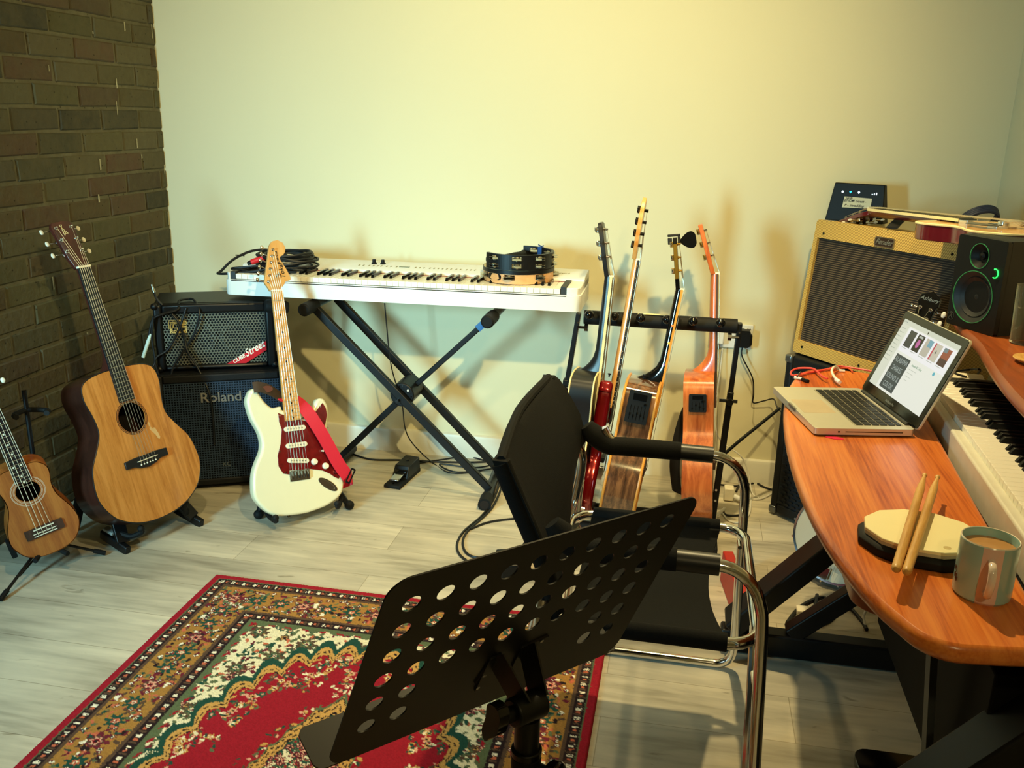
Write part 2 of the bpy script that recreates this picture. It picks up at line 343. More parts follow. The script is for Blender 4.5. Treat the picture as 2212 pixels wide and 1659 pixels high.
# ================================================================== rug
import numpy as np
def rug():
    W_, L_, cs = 1.204, 1.76, .003
    nu, nv = int(W_/cs)+1, int(L_/cs)+1
    hu, hv = (nu+1)//2, (nv+1)//2
    uu, vv = np.meshgrid(np.arange(hu)*cs, np.arange(hv)*cs, indexing='ij')
    rs = np.random.RandomState(5)
    u = uu+rs.normal(0, .0007, uu.shape); v = vv+rs.normal(0, .0007, uu.shape)
    P = {k: np.array(hexc(h)[:3]) for k, h in dict(red='#9f1829', dark='#2a1a1c', brown='#5b4434', gold='#aa7a3a', cream='#efe3bd', green='#1f4a3d', olive='#5e6a4a', white='#f6ead0', coral='#c9694a', maroon='#6e2130', pink='#e0a489', dgold='#cf9d55').items()}
    A = np.zeros(uu.shape+(3,)); A[:] = P['cream']
    d = np.minimum(u, v); t = np.where(u < v, v, u)
    X = (W_/2-u)/.335; Y = (L_/2-v)/.595; th = np.arctan2(Y, X); NP = 2.2
    s = (np.abs(X)**NP+np.abs(Y)**NP)**(1/NP)
    f = s/(.93+.085*np.abs(np.sin(th*17)))
    def fl(cx, cy, r, c1, c2, c3, n=6, rot=0):
        dx, dy = u-cx, v-cy; rr = np.hypot(dx, dy); a = np.arctan2(dy, dx)+rot
        e = r*(.78+.22*np.cos(n*a)); A[rr < e] = P[c1]; A[rr < e*.6] = P[c2]; A[rr < r*.28] = P[c3]
    def leaf(cx, cy, l, wd, a, c):
        dx, dy = u-cx, v-cy; p = dx*math.cos(a)+dy*math.sin(a); q = -dx*math.sin(a)+dy*math.cos(a)
        A[(p/l)**2+((q+.25*wd*np.sin(p/l*3))/wd)**2 < 1] = P[c]
    # cream corners
    for _ in range(900):
        cx, cy = rs.uniform(.22, .602), rs.uniform(.22, .88); leaf(cx, cy, rs.uniform(.005, .012), rs.uniform(.003, .006), rs.uniform(0, 3.1), ['green', 'green', 'olive', 'olive', 'brown', 'maroon', 'coral'][rs.randint(7)])
    for _ in range(120):
        cx, cy = rs.uniform(.23, .602), rs.uniform(.23, .87); fl(cx, cy, rs.uniform(.010, .017), *[('green', 'cream', 'olive'), ('maroon', 'pink', 'dark'), ('green', 'olive', 'pink'), ('brown', 'dgold', 'dark'), ('olive', 'green', 'cream')][rs.randint(5)], n=rs.randint(5, 8))
    for cx, cy in ((.27, .27), (.42, .30), (.29, .44), (.56, .29), (.27, .62), (.36, .37)): fl(cx, cy, .032, 'brown', 'olive', 'dgold', 8); fl(cx, cy, .014, 'green', 'cream', 'maroon', 5)
    edge = (d < .228+.016*np.abs(np.sin(t*42))) & (d > .21); A[edge] = P['olive']
    for k in range(14):
        leaf(.24+k*.05, .236, .012, .004, .3, 'red'); leaf(.236, .24+k*.05, .004, .012, .3, 'red')
    # scalloped border and red field
    A[(f < 1.065)] = P['green']; A[(f < 1.01)] = P['dgold']; m = (f < .99) & (np.sin(th*90)*np.sin(f*190) > .35); A[m] = P['dark']; A[f < .945] = P['red']
    Sx = [(cx, cy) for cx, cy in zip(rs.uniform(.24, .602, 2600), rs.uniform(.24, .88, 2600))]
    def F(cx, cy):
        x, y = abs(W_/2-cx)/.335, abs(L_/2-cy)/.595; a = math.atan2(y, x); return (x**NP+y**NP)**(1/NP)/(.93+.085*abs(math.sin(a*17)))
    def G(cx, cy): return ((abs(W_/2-cx)/.135)**1.45+(abs(L_/2-cy)/.40)**1.45)**(1/1.45)
    for cx, cy in Sx:
        q = F(cx, cy)
        if .77+.06*math.sin(cx*60)+.06*math.sin(cy*50) < q < .93:
            if rs.rand() < .45: leaf(cx, cy, rs.uniform(.004, .009), rs.uniform(.0025, .005), rs.uniform(0, 3), ['pink', 'dgold', 'green', 'olive', 'cream', 'brown'][rs.randint(6)])
            elif rs.rand() < .22: fl(cx, cy, rs.uniform(.008, .013), *[('pink', 'dgold', 'dark'), ('green', 'olive', 'pink'), ('dgold', 'cream', 'maroon')][rs.randint(3)], n=5)
    # centre medallion
    g = ((np.abs(W_/2-u)/.135)**1.45+(np.abs(L_/2-v)/.40)**1.45)**(1/1.45)*(1+.07*np.abs(np.sin(th*12)))
    A[g < 1.0] = P['olive']; ring = (g < .97) & (g > .80); A[ring] = P['dgold']; A[ring & (np.sin(th*40)*np.sin(g*90) > .3)] = P['dark']; A[(g < .80)] = P['green']; A[g < .76] = P['cream']
    for cx, cy in Sx:
        q = G(cx, cy)
        if .98 < q < 1.14+.08*math.sin(cy*60) and rs.rand() < .5: leaf(cx, cy, rs.uniform(.004, .009), rs.uniform(.0025, .005), rs.uniform(0, 3), ['pink', 'dgold', 'olive', 'cream', 'brown', 'green'][rs.randint(6)])
        elif q < .74 and rs.rand() < .6: fl(cx, cy, rs.uniform(.007, .013), *[('green', 'olive', 'red'), ('maroon', 'pink', 'dark')][rs.randint(2)], n=5)
    # border bands
    bm = d < .222; A[bm] = P['olive']
    A[d < .217] = P['dark']; A[d < .187] = P['brown']; A[d < .177] = P['gold']
    keep = A.copy(); dd = d.copy()
    A[(np.abs(d-(.12+.03*np.sin(t*44))) < .0016) & (d < .177)] = P['coral']
    for side in (0, 1):
        L2 = .64 if side == 0 else .92; k = 0; x = .12
        while x < L2:
            y = .12
            P2 = (x, y) if side == 0 else (y, x)
            if k % 3 == 0: fl(*P2, .034, 'maroon', 'brown', 'pink', 7); fl(*P2, .016, 'pink', 'red', 'dark', 6)
            else: fl(*P2, .028, 'green', 'green', 'pink', 8); fl(*P2, .011, 'coral', 'cream', 'red', 5)
            x += .072; k += 1
        for _ in range(300 if side == 0 else 460):
            x, y = rs.uniform(.06, L2), rs.uniform(.066, .173); q = (x, y) if side == 0 else (y, x)
            if abs(((x-.12)/.072+.5) % 1-.5) < .26 and abs(y-.12) < .022: continue
            if rs.rand() < .7: leaf(*q, rs.uniform(.005, .011), rs.uniform(.003, .006), rs.uniform(0, 3), ['green', 'brown', 'brown', 'dark', 'white', 'maroon', 'olive', 'olive', 'coral'][rs.randint(9)])
            else: fl(*q, rs.uniform(.007, .010), 'maroon', 'white', 'green', 5)
    A[d >= .177] = keep[d >= .177]
    A[d < .062] = P['brown']; A[d < .052] = P['dark']; A[d < .0265] = P['olive']
    for lo, per in ((.039, .034), (.202, .038)):
        z = np.abs(d-lo); ph = (t % per)/per
        A[(z < .0065) & (np.abs(ph-.25) < .11+.08*np.sin(t*900))] = P['white']; A[(z < .005) & (np.abs(ph-.6) < .10)] = P['coral']; A[(z < .009) & (np.abs(ph-.85) < .09)] = P['brown']
    A[d < .022] = P['red']
    full = np.zeros((nu, nv, 3)); 
    ii = np.minimum(np.arange(nu), nu-1-np.arange(nu)); jj = np.minimum(np.arange(nv), nv-1-np.arange(nv))
    full = A[ii][:, jj]; full = full*rs.uniform(.82, 1.1, (nu, nv, 1))
    X0, Y0 = .772, -1.182
    gx, gy = np.meshgrid(X0+np.arange(nu)*cs, Y0-np.arange(nv)*cs, indexing='ij')
    gz = .0085+rs.uniform(-.0006, .0006, gx.shape); gz[0] = gz[-1] = .001; gz[:, 0] = gz[:, -1] = .001
    co = np.stack([gx, gy, gz], -1).reshape(-1, 3)
    idx = np.arange(nu*nv).reshape(nu, nv)
    q = np.stack([idx[:-1, :-1], idx[:-1, 1:], idx[1:, 1:], idx[1:, :-1]], -1).reshape(-1, 4)
    me = bpy.data.meshes.new('rug'); me.vertices.add(len(co)); me.vertices.foreach_set('co', co.ravel())
    me.loops.add(q.size); me.loops.foreach_set('vertex_index', q.ravel()); me.polygons.add(len(q)); me.polygons.foreach_set('loop_start', np.arange(len(q))*4); me.polygons.foreach_set('loop_total', np.full(len(q), 4))
    me.update(); me.validate()
    ca = me.color_attributes.new('Col', 'FLOAT_COLOR', 'POINT'); ca.data.foreach_set('color', np.concatenate([full, np.ones((nu, nv, 1))], -1).astype('f').ravel())
    me.shade_smooth(); me.materials.append(ATTR('wool_pile', .95, 700, .6, .002)); o = bpy.data.objects.new('rug', me); C.objects.link(o)
    tag(o, 'red Persian style rug with floral gold and cream border lying on the floor', 'rug')
rug()
# ================================================================== fretted instruments
# local frame of every instrument: x to its right, y into the body, z up the neck, origin under the bridge saddle
SPR = WOOD('spruce_top', '#b4702c', '#d9954a', 1, 'Z', .38, .15, '#c9853c', 60)
UKT = WOOD('mahogany_ukulele', '#8e4a1c', '#b9702f', 1, 'Z', .42, .1, '#a65c24', 30)
DKM = WOOD('dark_mahogany', '#25130f', '#3d2018', 1, 'Z', .3, .3, None, 30)
RSW = WOOD('rosewood', '#2b1a14', '#4a2e22', 1, 'Z', .45, 0, None, 60)
EBY = M('ebony', '#15161a', .4, var=.15, scale=90); MPL = WOOD('maple_neck', '#cf9450', '#e2ad68', 1, 'Z', .3, .3, None, 40)
WLN = WOOD('walnut_rib', '#3a2416', '#8a5c38', 1.3, 'Z', .18, .8, '#5d3b25', 40)
ORM = WOOD('orange_mahogany', '#a3491c', '#d9793a', 1, 'Z', .28, .4, '#c0602a', 40)
HDM = WOOD('red_brown_headstock', '#3a1813', '#54241b', 1, 'Z', .35, .2, None, 40)
CWH = M('vintage_white_lacquer', '#efe9c6', .2, var=.02, coat=.5); TRT = M('red_tortoise_shell', '#6d1311', .22, var=.75, scale=38, coat=.4)
REDM = M('candy_red_lacquer', '#8c0a14', .16, .55, var=.05, coat=1); BLKL = M('satin_black_lacquer', '#15171a', .33, var=.05)
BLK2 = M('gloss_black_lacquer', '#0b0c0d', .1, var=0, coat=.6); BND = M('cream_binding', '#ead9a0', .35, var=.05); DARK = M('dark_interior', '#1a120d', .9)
FRT = M('fret_wire', '#b9b19a', .3, .9, var=0); DOT = M('dark_inlay_dot', '#17110c', .5, var=0); BORD = M('orange_binding', '#d9953f', .3, .0, var=.05)

def sym(h): return h + [(-x, z) for x, z in h[-2:0:-1]]
AC_H = [(.0,-.183),(.06,-.178),(.115,-.16),(.165,-.125),(.196,-.07),(.2,-.02),(.187,.04),(.155,.09),(.132,.13),(.127,.16),(.132,.2),(.142,.25),(.135,.29),(.11,.31),(.06,.32),(0,.322)]
UK_H = [(0,-.1),(.05,-.095),(.09,-.075),(.115,-.035),(.118,0),(.105,.04),(.088,.075),(.08,.1),(.08,.13),(.088,.165),(.085,.19),(.06,.212),(.02,.218),(0,.218)]
UK_H = [(x*.86, z) for x, z in UK_H]
def outl(pts, n=5): return [(q.x, q.y) for q in cat([(x, z, 0) for x, z in pts], n, True)]
def scale_out(o, k):          # inset by k metres
    n = len(o); out = []
    for i in range(n):
        a, b_ = Vector(o[i-1]), Vector(o[(i+1) % n]); t = (b_-a).normalized(); nrm = Vector((t.y, -t.x)); out.append((o[i][0]-nrm.x*k, o[i][1]-nrm.y*k))
    return out
def area2(o): return sum(o[i-1][0]*o[i][1]-o[i][0]*o[i-1][1] for i in range(len(o)))
def ccw(o): return o if area2(o) > 0 else o[::-1]
def frets(b, sc, n, wn, we, ze, y, tilt=None):
    for k in range(1, n+1):
        z = sc*2**(-k/12); f = (sc-z)/(sc-ze); w_ = (wn+(we-wn)*f)/2
        b.cyl((-w_, y, z), (w_, y, z), .0008, n=6)
def neck_obj(t, sc, zj, zend, wn, we, depth, heel, fbm, nkm, nf, dots='side', fbt=.006, dotm=DOT, heelw=.055):
    """fretboard, frets, neck with a swept heel"""
    b = B(); f = [(-wn/2, sc), (wn/2, sc), (we/2, zend), (-we/2, zend)]
    b.prism(f[::-1], -fbt-.001, -.001); fb = b.build('fretboard', fbm, t, .001)
    b = B(); frets(b, sc, nf, wn, we, zend, -fbt-.0012); each(b, 'fret', FRT, fb)
    if dots:
        b = B()
        for k in (3, 5, 7, 9, 12, 15, 17, 19, 21):
            if k > nf: break
            z = sc*(2**(-k/12)+2**(-(k-1)/12))/2
            for x in ((-.011, .011) if k == 12 else (0,)): b.cyl((x, -fbt-.0008, z), (x, -fbt-.0014, z), .0032, n=12)
        each(b, 'position_dot', dotm, fb)
    rings = []
    zs = [sc+.004, sc-.03, sc*.6+zj*.4, zj+.11, zj+.075, zj+.05, zj+.03, zj+.015, zj+.004, zj-.004]
    for i, z in enumerate(zs):
        f_ = (sc-z)/(sc-zend); w_ = (wn+(we-wn)*f_)/2; k = max(0, (zj+.09-z)/.09)
        dd = .019+.004*f_+(depth-.03)*k**2.6*heel; ww = w_*(1-.25*heel*k) if heel else w_
        rings.append([(ww*math.cos(a), .0005+dd*abs(math.sin(a))**.75, z) if False else (w_*math.cos(a)*(1-(.35*heel*k)*math.sin(a)), -.001+dd*math.sin(a)**.8 if math.sin(a) > 1e-6 else -.001, z) for a in [PI*j/12 for j in range(13)]])
    B().loft(rings).build('neck', nkm, t, ang=50)
    return fb
def strings(t, pts_posts, xs_nut, sc, xs_sad, y_nut, y_sad, mat, r=.0006, ztail=-.012, ytail=-.002, zs=0):
    for i, (pp, a, s_) in enumerate(zip(pts_posts, xs_nut, xs_sad)):
        B().tube([pp, (a, y_nut, sc), (s_, y_sad, zs), (s_, ytail, ztail)], r*(1.25 if i < len(xs_nut)/2 else .85), 5).build('string', mat, t)
def peg(t, post, side, btn, metal=CHR, bl=.036, up=.0, big=1.0, M_=None):
    """tuning peg: post through the headstock, shaft to the side, button"""
    x, y, z = post; m = M_ or Matrix(); b = B(m)
    b.cyl((x, y-.010, z), (x, y+.014, z), .0032, n=10); b.cyl((x, y-.0015, z), (x, y+.001, z), .0055, n=12)
    b.box(x-.006, x+.006, y+.014, y+.024, z-.009, z+.009)
    b.cyl((x, y+.019, z), (x+side*bl*.75, y+.019, z+up), .002, n=8)
    o = b.build('tuning_peg', metal, t, .0006)
    b = B(m); b.ball((x+side*bl, y+.019, z+up), .0085*big, 10, (.75, .5, 1.05)); b.build('peg_button', btn, o)
def hollow(t, o, depth, topm, sidem, hole=None, rim=None, band=None, cut=0):
    """box of an acoustic body: soundboard with its hole, ribs and back, binding"""
    o = ccw(o); inner = scale_out(o, .0025)
    hs = [circ(hole[0], hole[1], hole[2], 36)[::-1]] if hole else []
    b = B(); b.prism(inner, -.0003, .003, hs); b.build('soundboard', topm, t)
    b = B(); b.loft([[(x, y, z) for x, z in o] for y in (0, .004, depth-.004, depth)], cap=False)
    b.loft([[(x, y, z) for x, z in inner][::-1] for y in (.003, depth-.004)], cap=False)
    n = len(o); b.prism(scale_out(o, .0008), depth-.004, depth+.0005)
    b.build('ribs_and_back', sidem, t, ang=60)
    if hole:
        B().prism(circ(hole[0], hole[1], .07, 20), depth-.0065, depth-.0045).build('soundbox_shade_disc', DARK, t)  # dark disc puts the shade seen through the soundhole into colour
    if rim:
        b = B()
        for r0, r1 in rim[0]:
            b.prism(circ(hole[0], hole[1], r1, 40), -.0006, 0, [circ(hole[0], hole[1], r0, 40)[::-1]])
        each(b, 'rosette_ring', rim[1], t)
    if band:
        for y in (0.001, depth-.001):
            B().tube([(x, y, z) for x, z in scale_out(o, .0003)], .0030, 6, closed=True).build('binding', band, t)
def head33(t, sc, hm, pegs, btn, logo=None, L=.175, wt=.072, tilt=-13, wn=.046, metal=CHR, strs=6, face=None):
    m = T(0, .004, sc) @ Matrix.Rotation(D(tilt), 4, 'X')
    pts = [(-wn/2, -.002), (wn/2, -.002), (wn/2+.003, .015), (wt/2-.008, .035), (wt/2, L-.012), (wt/2-.006, L), (0, L+.004), (-wt/2+.006, L), (-wt/2, L-.012), (-wt/2+.008, .035), (-wn/2-.003, .015)]
    B(m).prism(ccw(pts), -.001, .013).build('headstock', hm, t, .0015)
    if face: B(m).prism(ccw([(x*.97, z*.985+.001) for x, z in pts]), -.0022, -.0008).build('headstock_face', face, t)
    posts = []
    half = strs//2
    for sd in (-1, 1):
        for i in range(half):
            z = L*(.36+.26*i) if half == 3 else L*(.42+.34*i); x = sd*(wt/2-.013)
            peg(t, (x, -.001, z), sd, btn, metal, M_=m, bl=.038)
            posts.append((sd, i, m @ Vector((x, -.008, z))))
    L_ = [q[2] for q in sorted([q for q in posts if q[0] < 0], key=lambda q: q[1])]
    R2_ = [q[2] for q in sorted([q for q in posts if q[0] > 0], key=lambda q: -q[1])]
    return m, L_ + R2_
def lin(a, b_, n): return [a+(b_-a)*i/(n-1) for i in range(n)]

# ---- big dreadnought on the left
def acoustic():
    t = thing('acoustic_guitar', 'natural top acoustic guitar with dark sides and worn patch, standing by the brick wall', 'guitar', (.444, -.988, .264), R3(71.4, -18.3, -.6))
    o = outl(sym(AC_H)); hollow(t, o, .112, SPR, DKM, (0, .157, .049), ([(.050, .0525), (.0545, .0565)], RSW), None)
    B().tube([(x, .001, z) for x, z in scale_out(ccw(o), .0003)], .0016, 5, closed=True).build('binding', EBY, t)
    neck_obj(t, .652, .322, .212, .044, .057, .1, .9, EBY, HDM, 20, None)
    b = B()
    for k in (3, 5, 7, 9, 12, 15, 17, 19): b.cyl((-.0235, -.005, .652*2**(-(k-.5)/12)), (-.0285-.0005, -.005, .652*2**(-(k-.5)/12)), .0015, n=6)
    each(b, 'side_dot', DOT, t)
    B().box(-.022, .022, -.0105, .002, .650, .657).build('nut', CRM, t, .001)
    b = B(); bo = [(-.080, .004), (-.080, .028), (-.04, .031), (0, .030), (.04, .031), (.083, .028), (.083, .004), (.05, .003), (.03, -.006), (0, -.011), (-.03, -.006), (-.05, .003)]
    b.prism(ccw(bo), -.008, .0); br = b.build('bridge', EBY, t, .002)
    B().box(-.037, .040, -.0125, -.007, .0145, .0172).build('saddle', CRM, br, .0006)
    b = B()
    for x in lin(-.026, .030, 6): b.ball((x, -.0085, .003), .0028, 8)
    each(b, 'bridge_pin', CRM, br)
    m, ps = head33(t, .655, HDM, None, PEARL, L=.155, wt=.078, metal=CHR)
    lg = B(m)                                                   # knotwork letter A on the headstock
    for pts in ([(-.010, .148), (-.006, .140), (.001, .128), (.008, .118)], [(-.001, .148), (-.006, .138), (-.007, .125), (-.006, .112)], [(-.010, .148), (-.001, .148)], [(-.006, .112), (.000, .120), (-.003, .126), (-.0065, .122)], [(.008, .118), (.001, .118), (-.003, .126), (.001, .129)]):
        lg.tube([(x, -.0014, z-.002) for x, z in pts], .0009, 5)
    lg.build('headstock_emblem', BND, t)
    strings(t, ps, lin(-.0175, .0175, 6), .655, lin(-.026, .030, 6), -.0105, -.0125, STR, zs=.016, ztail=.004, ytail=-.008)
    for i, pts in enumerate(([(.048, .104), (.056, .108), (.062, .099), (.066, .104), (.072, .094), (.078, .068), (.071, .062), (.064, .078), (.058, .088)], [(.050, .123), (.053, .127), (.055, .118), (.054, .108), (.050, .112)])):
        B().prism(ccw(outl(pts, 2)), -.00055, 0).build('worn_patch', M('bare_spruce_%d' % i, '#dcb982', .7, var=.1), t)
acoustic()

# ---- little four string instrument at the far left
def ukulele():
    t = thing('ukulele', 'small four string mahogany ukulele on a folding stand by the brick wall', 'ukulele', (.283, -1.292, .163), R3(46.4, 2.5, -13), s=.961)
    o = outl(sym(UK_H)); hollow(t, o, .068, UKT, UKT, (0, .130, .034), None, None)
    b = B()
    for r0, r1 in ((.037, .0376), (.040, .0406), (.0455, .0462), (.048, .0487)): b.prism(circ(0, .130, r1, 40), -.0007, 0, [circ(0, .130, r0, 40)[::-1]])
    each(b, 'rosette_ring', CRM, t)
    fb = neck_obj(t, .43, .21, .165, .036, .045, .062, .8, EBY, UKT, 18, 'c', .005, CRM)
    for sx in (-1, 1): B().loft([[(sx*w_, y, z) for w_, y in ((a, -.0065), (a+.0013, -.0065), (a+.0013, 0), (a, 0))] for a, z in ((.018, .43), (.0225, .165))]).build('fretboard_binding', CRM, fb)
    B().box(-.018, .018, -.0085, .001, .429, .434).build('nut', CRM, t)
    b = B(); b.prism(ccw(rrect(-.056, .056, -.027, .006, .003)), -.006, 0); br = b.build('bridge', RSW, t, .0015)
    b = B(); b.box(-.030, .030, -.0095, -.006, .000, .0025); b.box(-.034, .034, -.0078, -.006, -.0135, -.0115); b.box(-.034, .034, -.0078, -.006, -.0225, -.0205); each(b, 'saddle', CRM, br)
    m, ps = head33(t, .432, RSW, None, CRM, L=.12, wt=.062, wn=.038, strs=4)
    strings(t, ps, lin(-.013, .013, 4), .432, lin(-.021, .021, 4), -.0085, -.0095, NYL, .0007, zs=.001, ztail=-.022, ytail=-.0075)
    B().prism(rrect(-.112, -.096, -.075, -.015, .004), .02, .05).build('side_pad', RUB, t, .002)
ukulele()

# ---- white solid body guitar on the middle floor stand
ST_O = [(0,-.142),(.043,-.1385),(.103,-.1258),(.1509,-.0995),(.168,-.06),(.1660,-.02),(.150,.035),(.130,.085),(.1215,.12),(.1282,.159),(.1364,.196),(.1379,.226),(.1269,.2532),(.1075,.2581),(.0921,.2453),(.078,.222),(.06,.203),(.0406,.191),(.031,.192),(.030,.215),(-.030,.228),(-.0377,.2435),(-.0684,.2419),(-.0922,.2631),(-.1077,.2898),(-.1197,.3120),(-.1320,.3130),(-.1429,.3037),(-.1546,.2798),(-.1551,.2584),(-.1457,.211),(-.1254,.1622),(-.1191,.1256),(-.1255,.0941),(-.1438,.0607),(-.1585,.027),(-.1659,-.0146),(-.1658,-.0573),(-.146,-.0926),(-.1161,-.1226),(-.0766,-.1372)]
def rounded_body(o, d, r=.008, n=4):
    o = ccw(o); rings = []
    for i in range(n+1): a = PI/2*i/n; rings.append([(x, r-r*math.sin(a), z) for x, z in scale_out(o, r-r*math.cos(a) if False else r*(1-math.sin(a)))])
    rings = []
    for i in range(n+1): a = PI/2*i/n; rings.append([(x, r*(1-math.sin(a)), z) for x, z in scale_out(o, r*(1-math.cos(a)))][:])
    rings = rings[::-1]
    for i in range(n+1): a = PI/2*i/n; rings.append([(x, d-r*(1-math.sin(a)), z) for x, z in scale_out(o, r*(1-math.cos(a)))])
    return B().loft(rings, cap=False).prism(scale_out(o, r), 0, .0005).prism(scale_out(o, r), d-.0005, d)
def strat():
    t = thing('electric_guitar', 'cream white electric guitar with red tortoise pickguard on a floor stand', 'guitar', (.859, -.750, .1755), R3(47.7, -18, 3.9), s=.972)
    rounded_body(outl(ST_O, 4), .044, .009).build('body', CWH, t, ang=50)
    pg = [(-.0519,.221),(-.0295,.2114),(.0325,.1883),(.051,.179),(.075,.2),(.1,.224),(.1175,.241),(.1275,.222),(.1305,.1965),(.1183,.1603),(.119,.12),(.134,.07),(.152,.02),(.1587,-.0253),(.1478,-.0388),(.13,-.028),(.1161,-.0155),(.0898,-.0006),(.0437,.0114),(-.033,.0166),(-.0346,.0022),(-.0566,.009),(-.0705,.0363),(-.0703,.0725),(-.0544,.114),(-.045,.1638),(-.0516,.19)]
    B().prism(ccw(pg), -.0022, .0004).build('pickguard', TRT, t, .0008)
    b = B()
    for x, z in ((-.047, .212), (.108, .228), (-.060, .088), (-.064, .03), (-.047, .012), (.047, .018), (.151, -.03), (.127, .15)): b.cyl((x, -.0035, z), (x, -.001, z), .0024, n=8)
    each(b, 'screw', CHR, t)
    for i, (z, a) in enumerate(((.1615, 0), (.1025, 0), (.047, 8))):
        m = T(.002, 0, z) @ Matrix.Rotation(D(a), 4, 'Y'); o = B(m).prism(rrect(-.040, .040, -.0085, .0085, .0084), -.0065, 0).build('pickup', CRM, t, .001)
        b = B(m)
        for x in lin(-.026, .026, 6): b.cyl((x, -.0075, 0), (x, -.006, 0), .0024, n=8)
        each(b, 'pole_piece', NIC, o)
    b = B(); b.prism(rrect(-.034, .040, -.023, .014, .002), -.003, 0)
    for x in lin(-.026, .032, 6): b.box(x-.0048, x+.0048, -.0095, -.003, -.016, .010)
    br = b.build('bridge', NIC, t, .0008)
    b = B()
    for x in lin(-.026, .032, 6): b.cyl((x, -.010, -.014), (x, -.010, -.002), .0016, n=6)
    each(b, 'saddle_screw', BLK, br)
    for x, z in ((.062, .035), (.1027, .0144)): B(T(x, 0, z)).lathe([(.0125, 0), (.012, -.004), (.0095, -.013), (.008, -.0145), (.001, -.0148)][::1], 20, Matrix.Rotation(PI/2, 4, 'X') @ Matrix.Scale(-1, 4)).build('control_knob', CRM, t)
    b = B(T(.1365, 0, -.0139)); b.cyl((0, -.006, 0), (0, 0, 0), .006, n=14); b.build('tone_screw', CHR, t)
    B().cyl((.094, -.012, .0697), (.094, 0, .0697), .002, .003, 8).cyl((.094, -.017, .070), (.094, -.010, .0697), .004, .0032, 10).build('switch', CRM, t)
    m = T(.105, 0, -.053) @ Matrix.Rotation(D(38), 4, 'Y')
    o = B(m).prism(circ(0, 0, .042, 30, .0145), -.002, 0, [circ(0, 0, .030, 24, .009)[::-1]]).build('jack_plate', NIC, t, .0006)
    B(m).prism(circ(0, 0, .031, 24, .010), -.0005, .001).build('jack_cup', NIC, o)
    B().cyl((-.045, .02, -.147), (-.045, .02, -.139), .006, n=10).build('strap_button', CHR, t)
    # neck turned by one degree, as it stands
    NM = Matrix.Rotation(D(-.9), 4, 'Y')
    nt_ = bpy.data.objects.new('neck_assembly', None)
    fbm = B(NM); f = [(-.021, .652), (.021, .652), (.0285, .190), (-.0285, .190)]; fbm.prism(f[::-1], -.010, -.004); fb = fbm.build('fretboard', MPL, t, .001)
    b = B(NM); frets(b, .652, 21, .042, .056, .192, -.0105); each(b, 'fret', FRT, fb)
    b = B(NM)
    for k in (3, 5, 7, 9, 12, 15, 17, 19, 21):
        z = .652*(2**(-k/12)+2**(-(k-1)/12))/2
        for x in ((-.010, .010) if k == 12 else (0,)): b.cyl((x, -.0095, z), (x, -.0108, z), .0038, n=12)
    each(b, 'position_dot', DOT, fb)
    rings = []
    for z, dd in ((.656, .014), (.62, .015), (.4, .018), (.27, .021), (.235, .024), (.19, .024)):
        w_ = .021+.0075*(.652-z)/.46; rings.append([(w_*math.cos(a), -.004+dd*max(0, math.sin(a))**.8, z) for a in [PI*j/12 for j in range(13)]])
    B(NM).loft(rings).build('neck', MPL, t, ang=50)
    B(NM).box(-.021, .021, -.0125, -.002, .650, .6545).build('nut', CRM, t, .0005)
    hp = [(-.0210,.652),(-.027,.660),(-.0440,.675),(-.0480,.6817),(-.044,.700),(-.0167,.812),(-.010,.823),(-.0026,.8293),(.0164,.8334),(.0341,.8241),(.0431,.8044),(.040,.792),(.0320,.7800),(.0195,.7737),(.0180,.765),(.0229,.7555),(.036,.732),(.0428,.7177),(.0503,.6980),(.0490,.6900),(.040,.688),(.030,.684),(.0230,.674),(.0210,.660),(.0205,.652)]
    hp = [(x+.0105 if z < .66 and False else x, z) for x, z in hp]; hp[0] = (-.0315, .652); hp[1] = (-.036, .662); hp[-1] = (.0105, .652); hp[-2] = (.012, .662)
    B().prism(ccw(hp), .0035, .0165).build('headstock', MPL, t, .0015)
    for i in range(6):
        f = i/5; x, z = -.0345+f*.0285, .685+f*.1138; peg(t, (x, .003, z), -1, CHR, CHR, bl=.031, up=.010)
    text('headstock_lettering', 'Tokai', .024, DOT, t, T(.0195, .0030, .722) @ FRONT @ Matrix.Rotation(D(99), 4, 'Z'), .3, .0003, bold=.0002)
    text('headstock_lettering', 'SILVER STAR', .0088, DOT, t, T(.0085, .0030, .770) @ FRONT @ Matrix.Rotation(D(97), 4, 'Z'), .1, .0003, bold=.0003)
    b = B(); 
    for x, z in ((-.004, .705), (.004, .712)): b.cyl((x, -.006, z), (x, .004, z), .0035, n=10)
    each(b, 'string_tree', NIC, t)
    ps = [(-.0345+i/5*.0285, -.006, .685+i/5*.1138) for i in range(6)]
    sn = [NM @ Vector((x, 0, .652)) for x in lin(-.0175, .0175, 6)]
    strings(t, ps, [q.x for q in sn], .652, lin(-.026, .032, 6), -.0125, -.0125, STR, ztail=-.008, ytail=-.010)
    # red strap over the back and down the right side
    return t
strat()
STRAP = M('red_nylon_strap', '#d6203a', .6, var=.06, scale=300, bump=.2); LEA = M('brown_leather', '#3a2a20', .6, var=.3, scale=80)
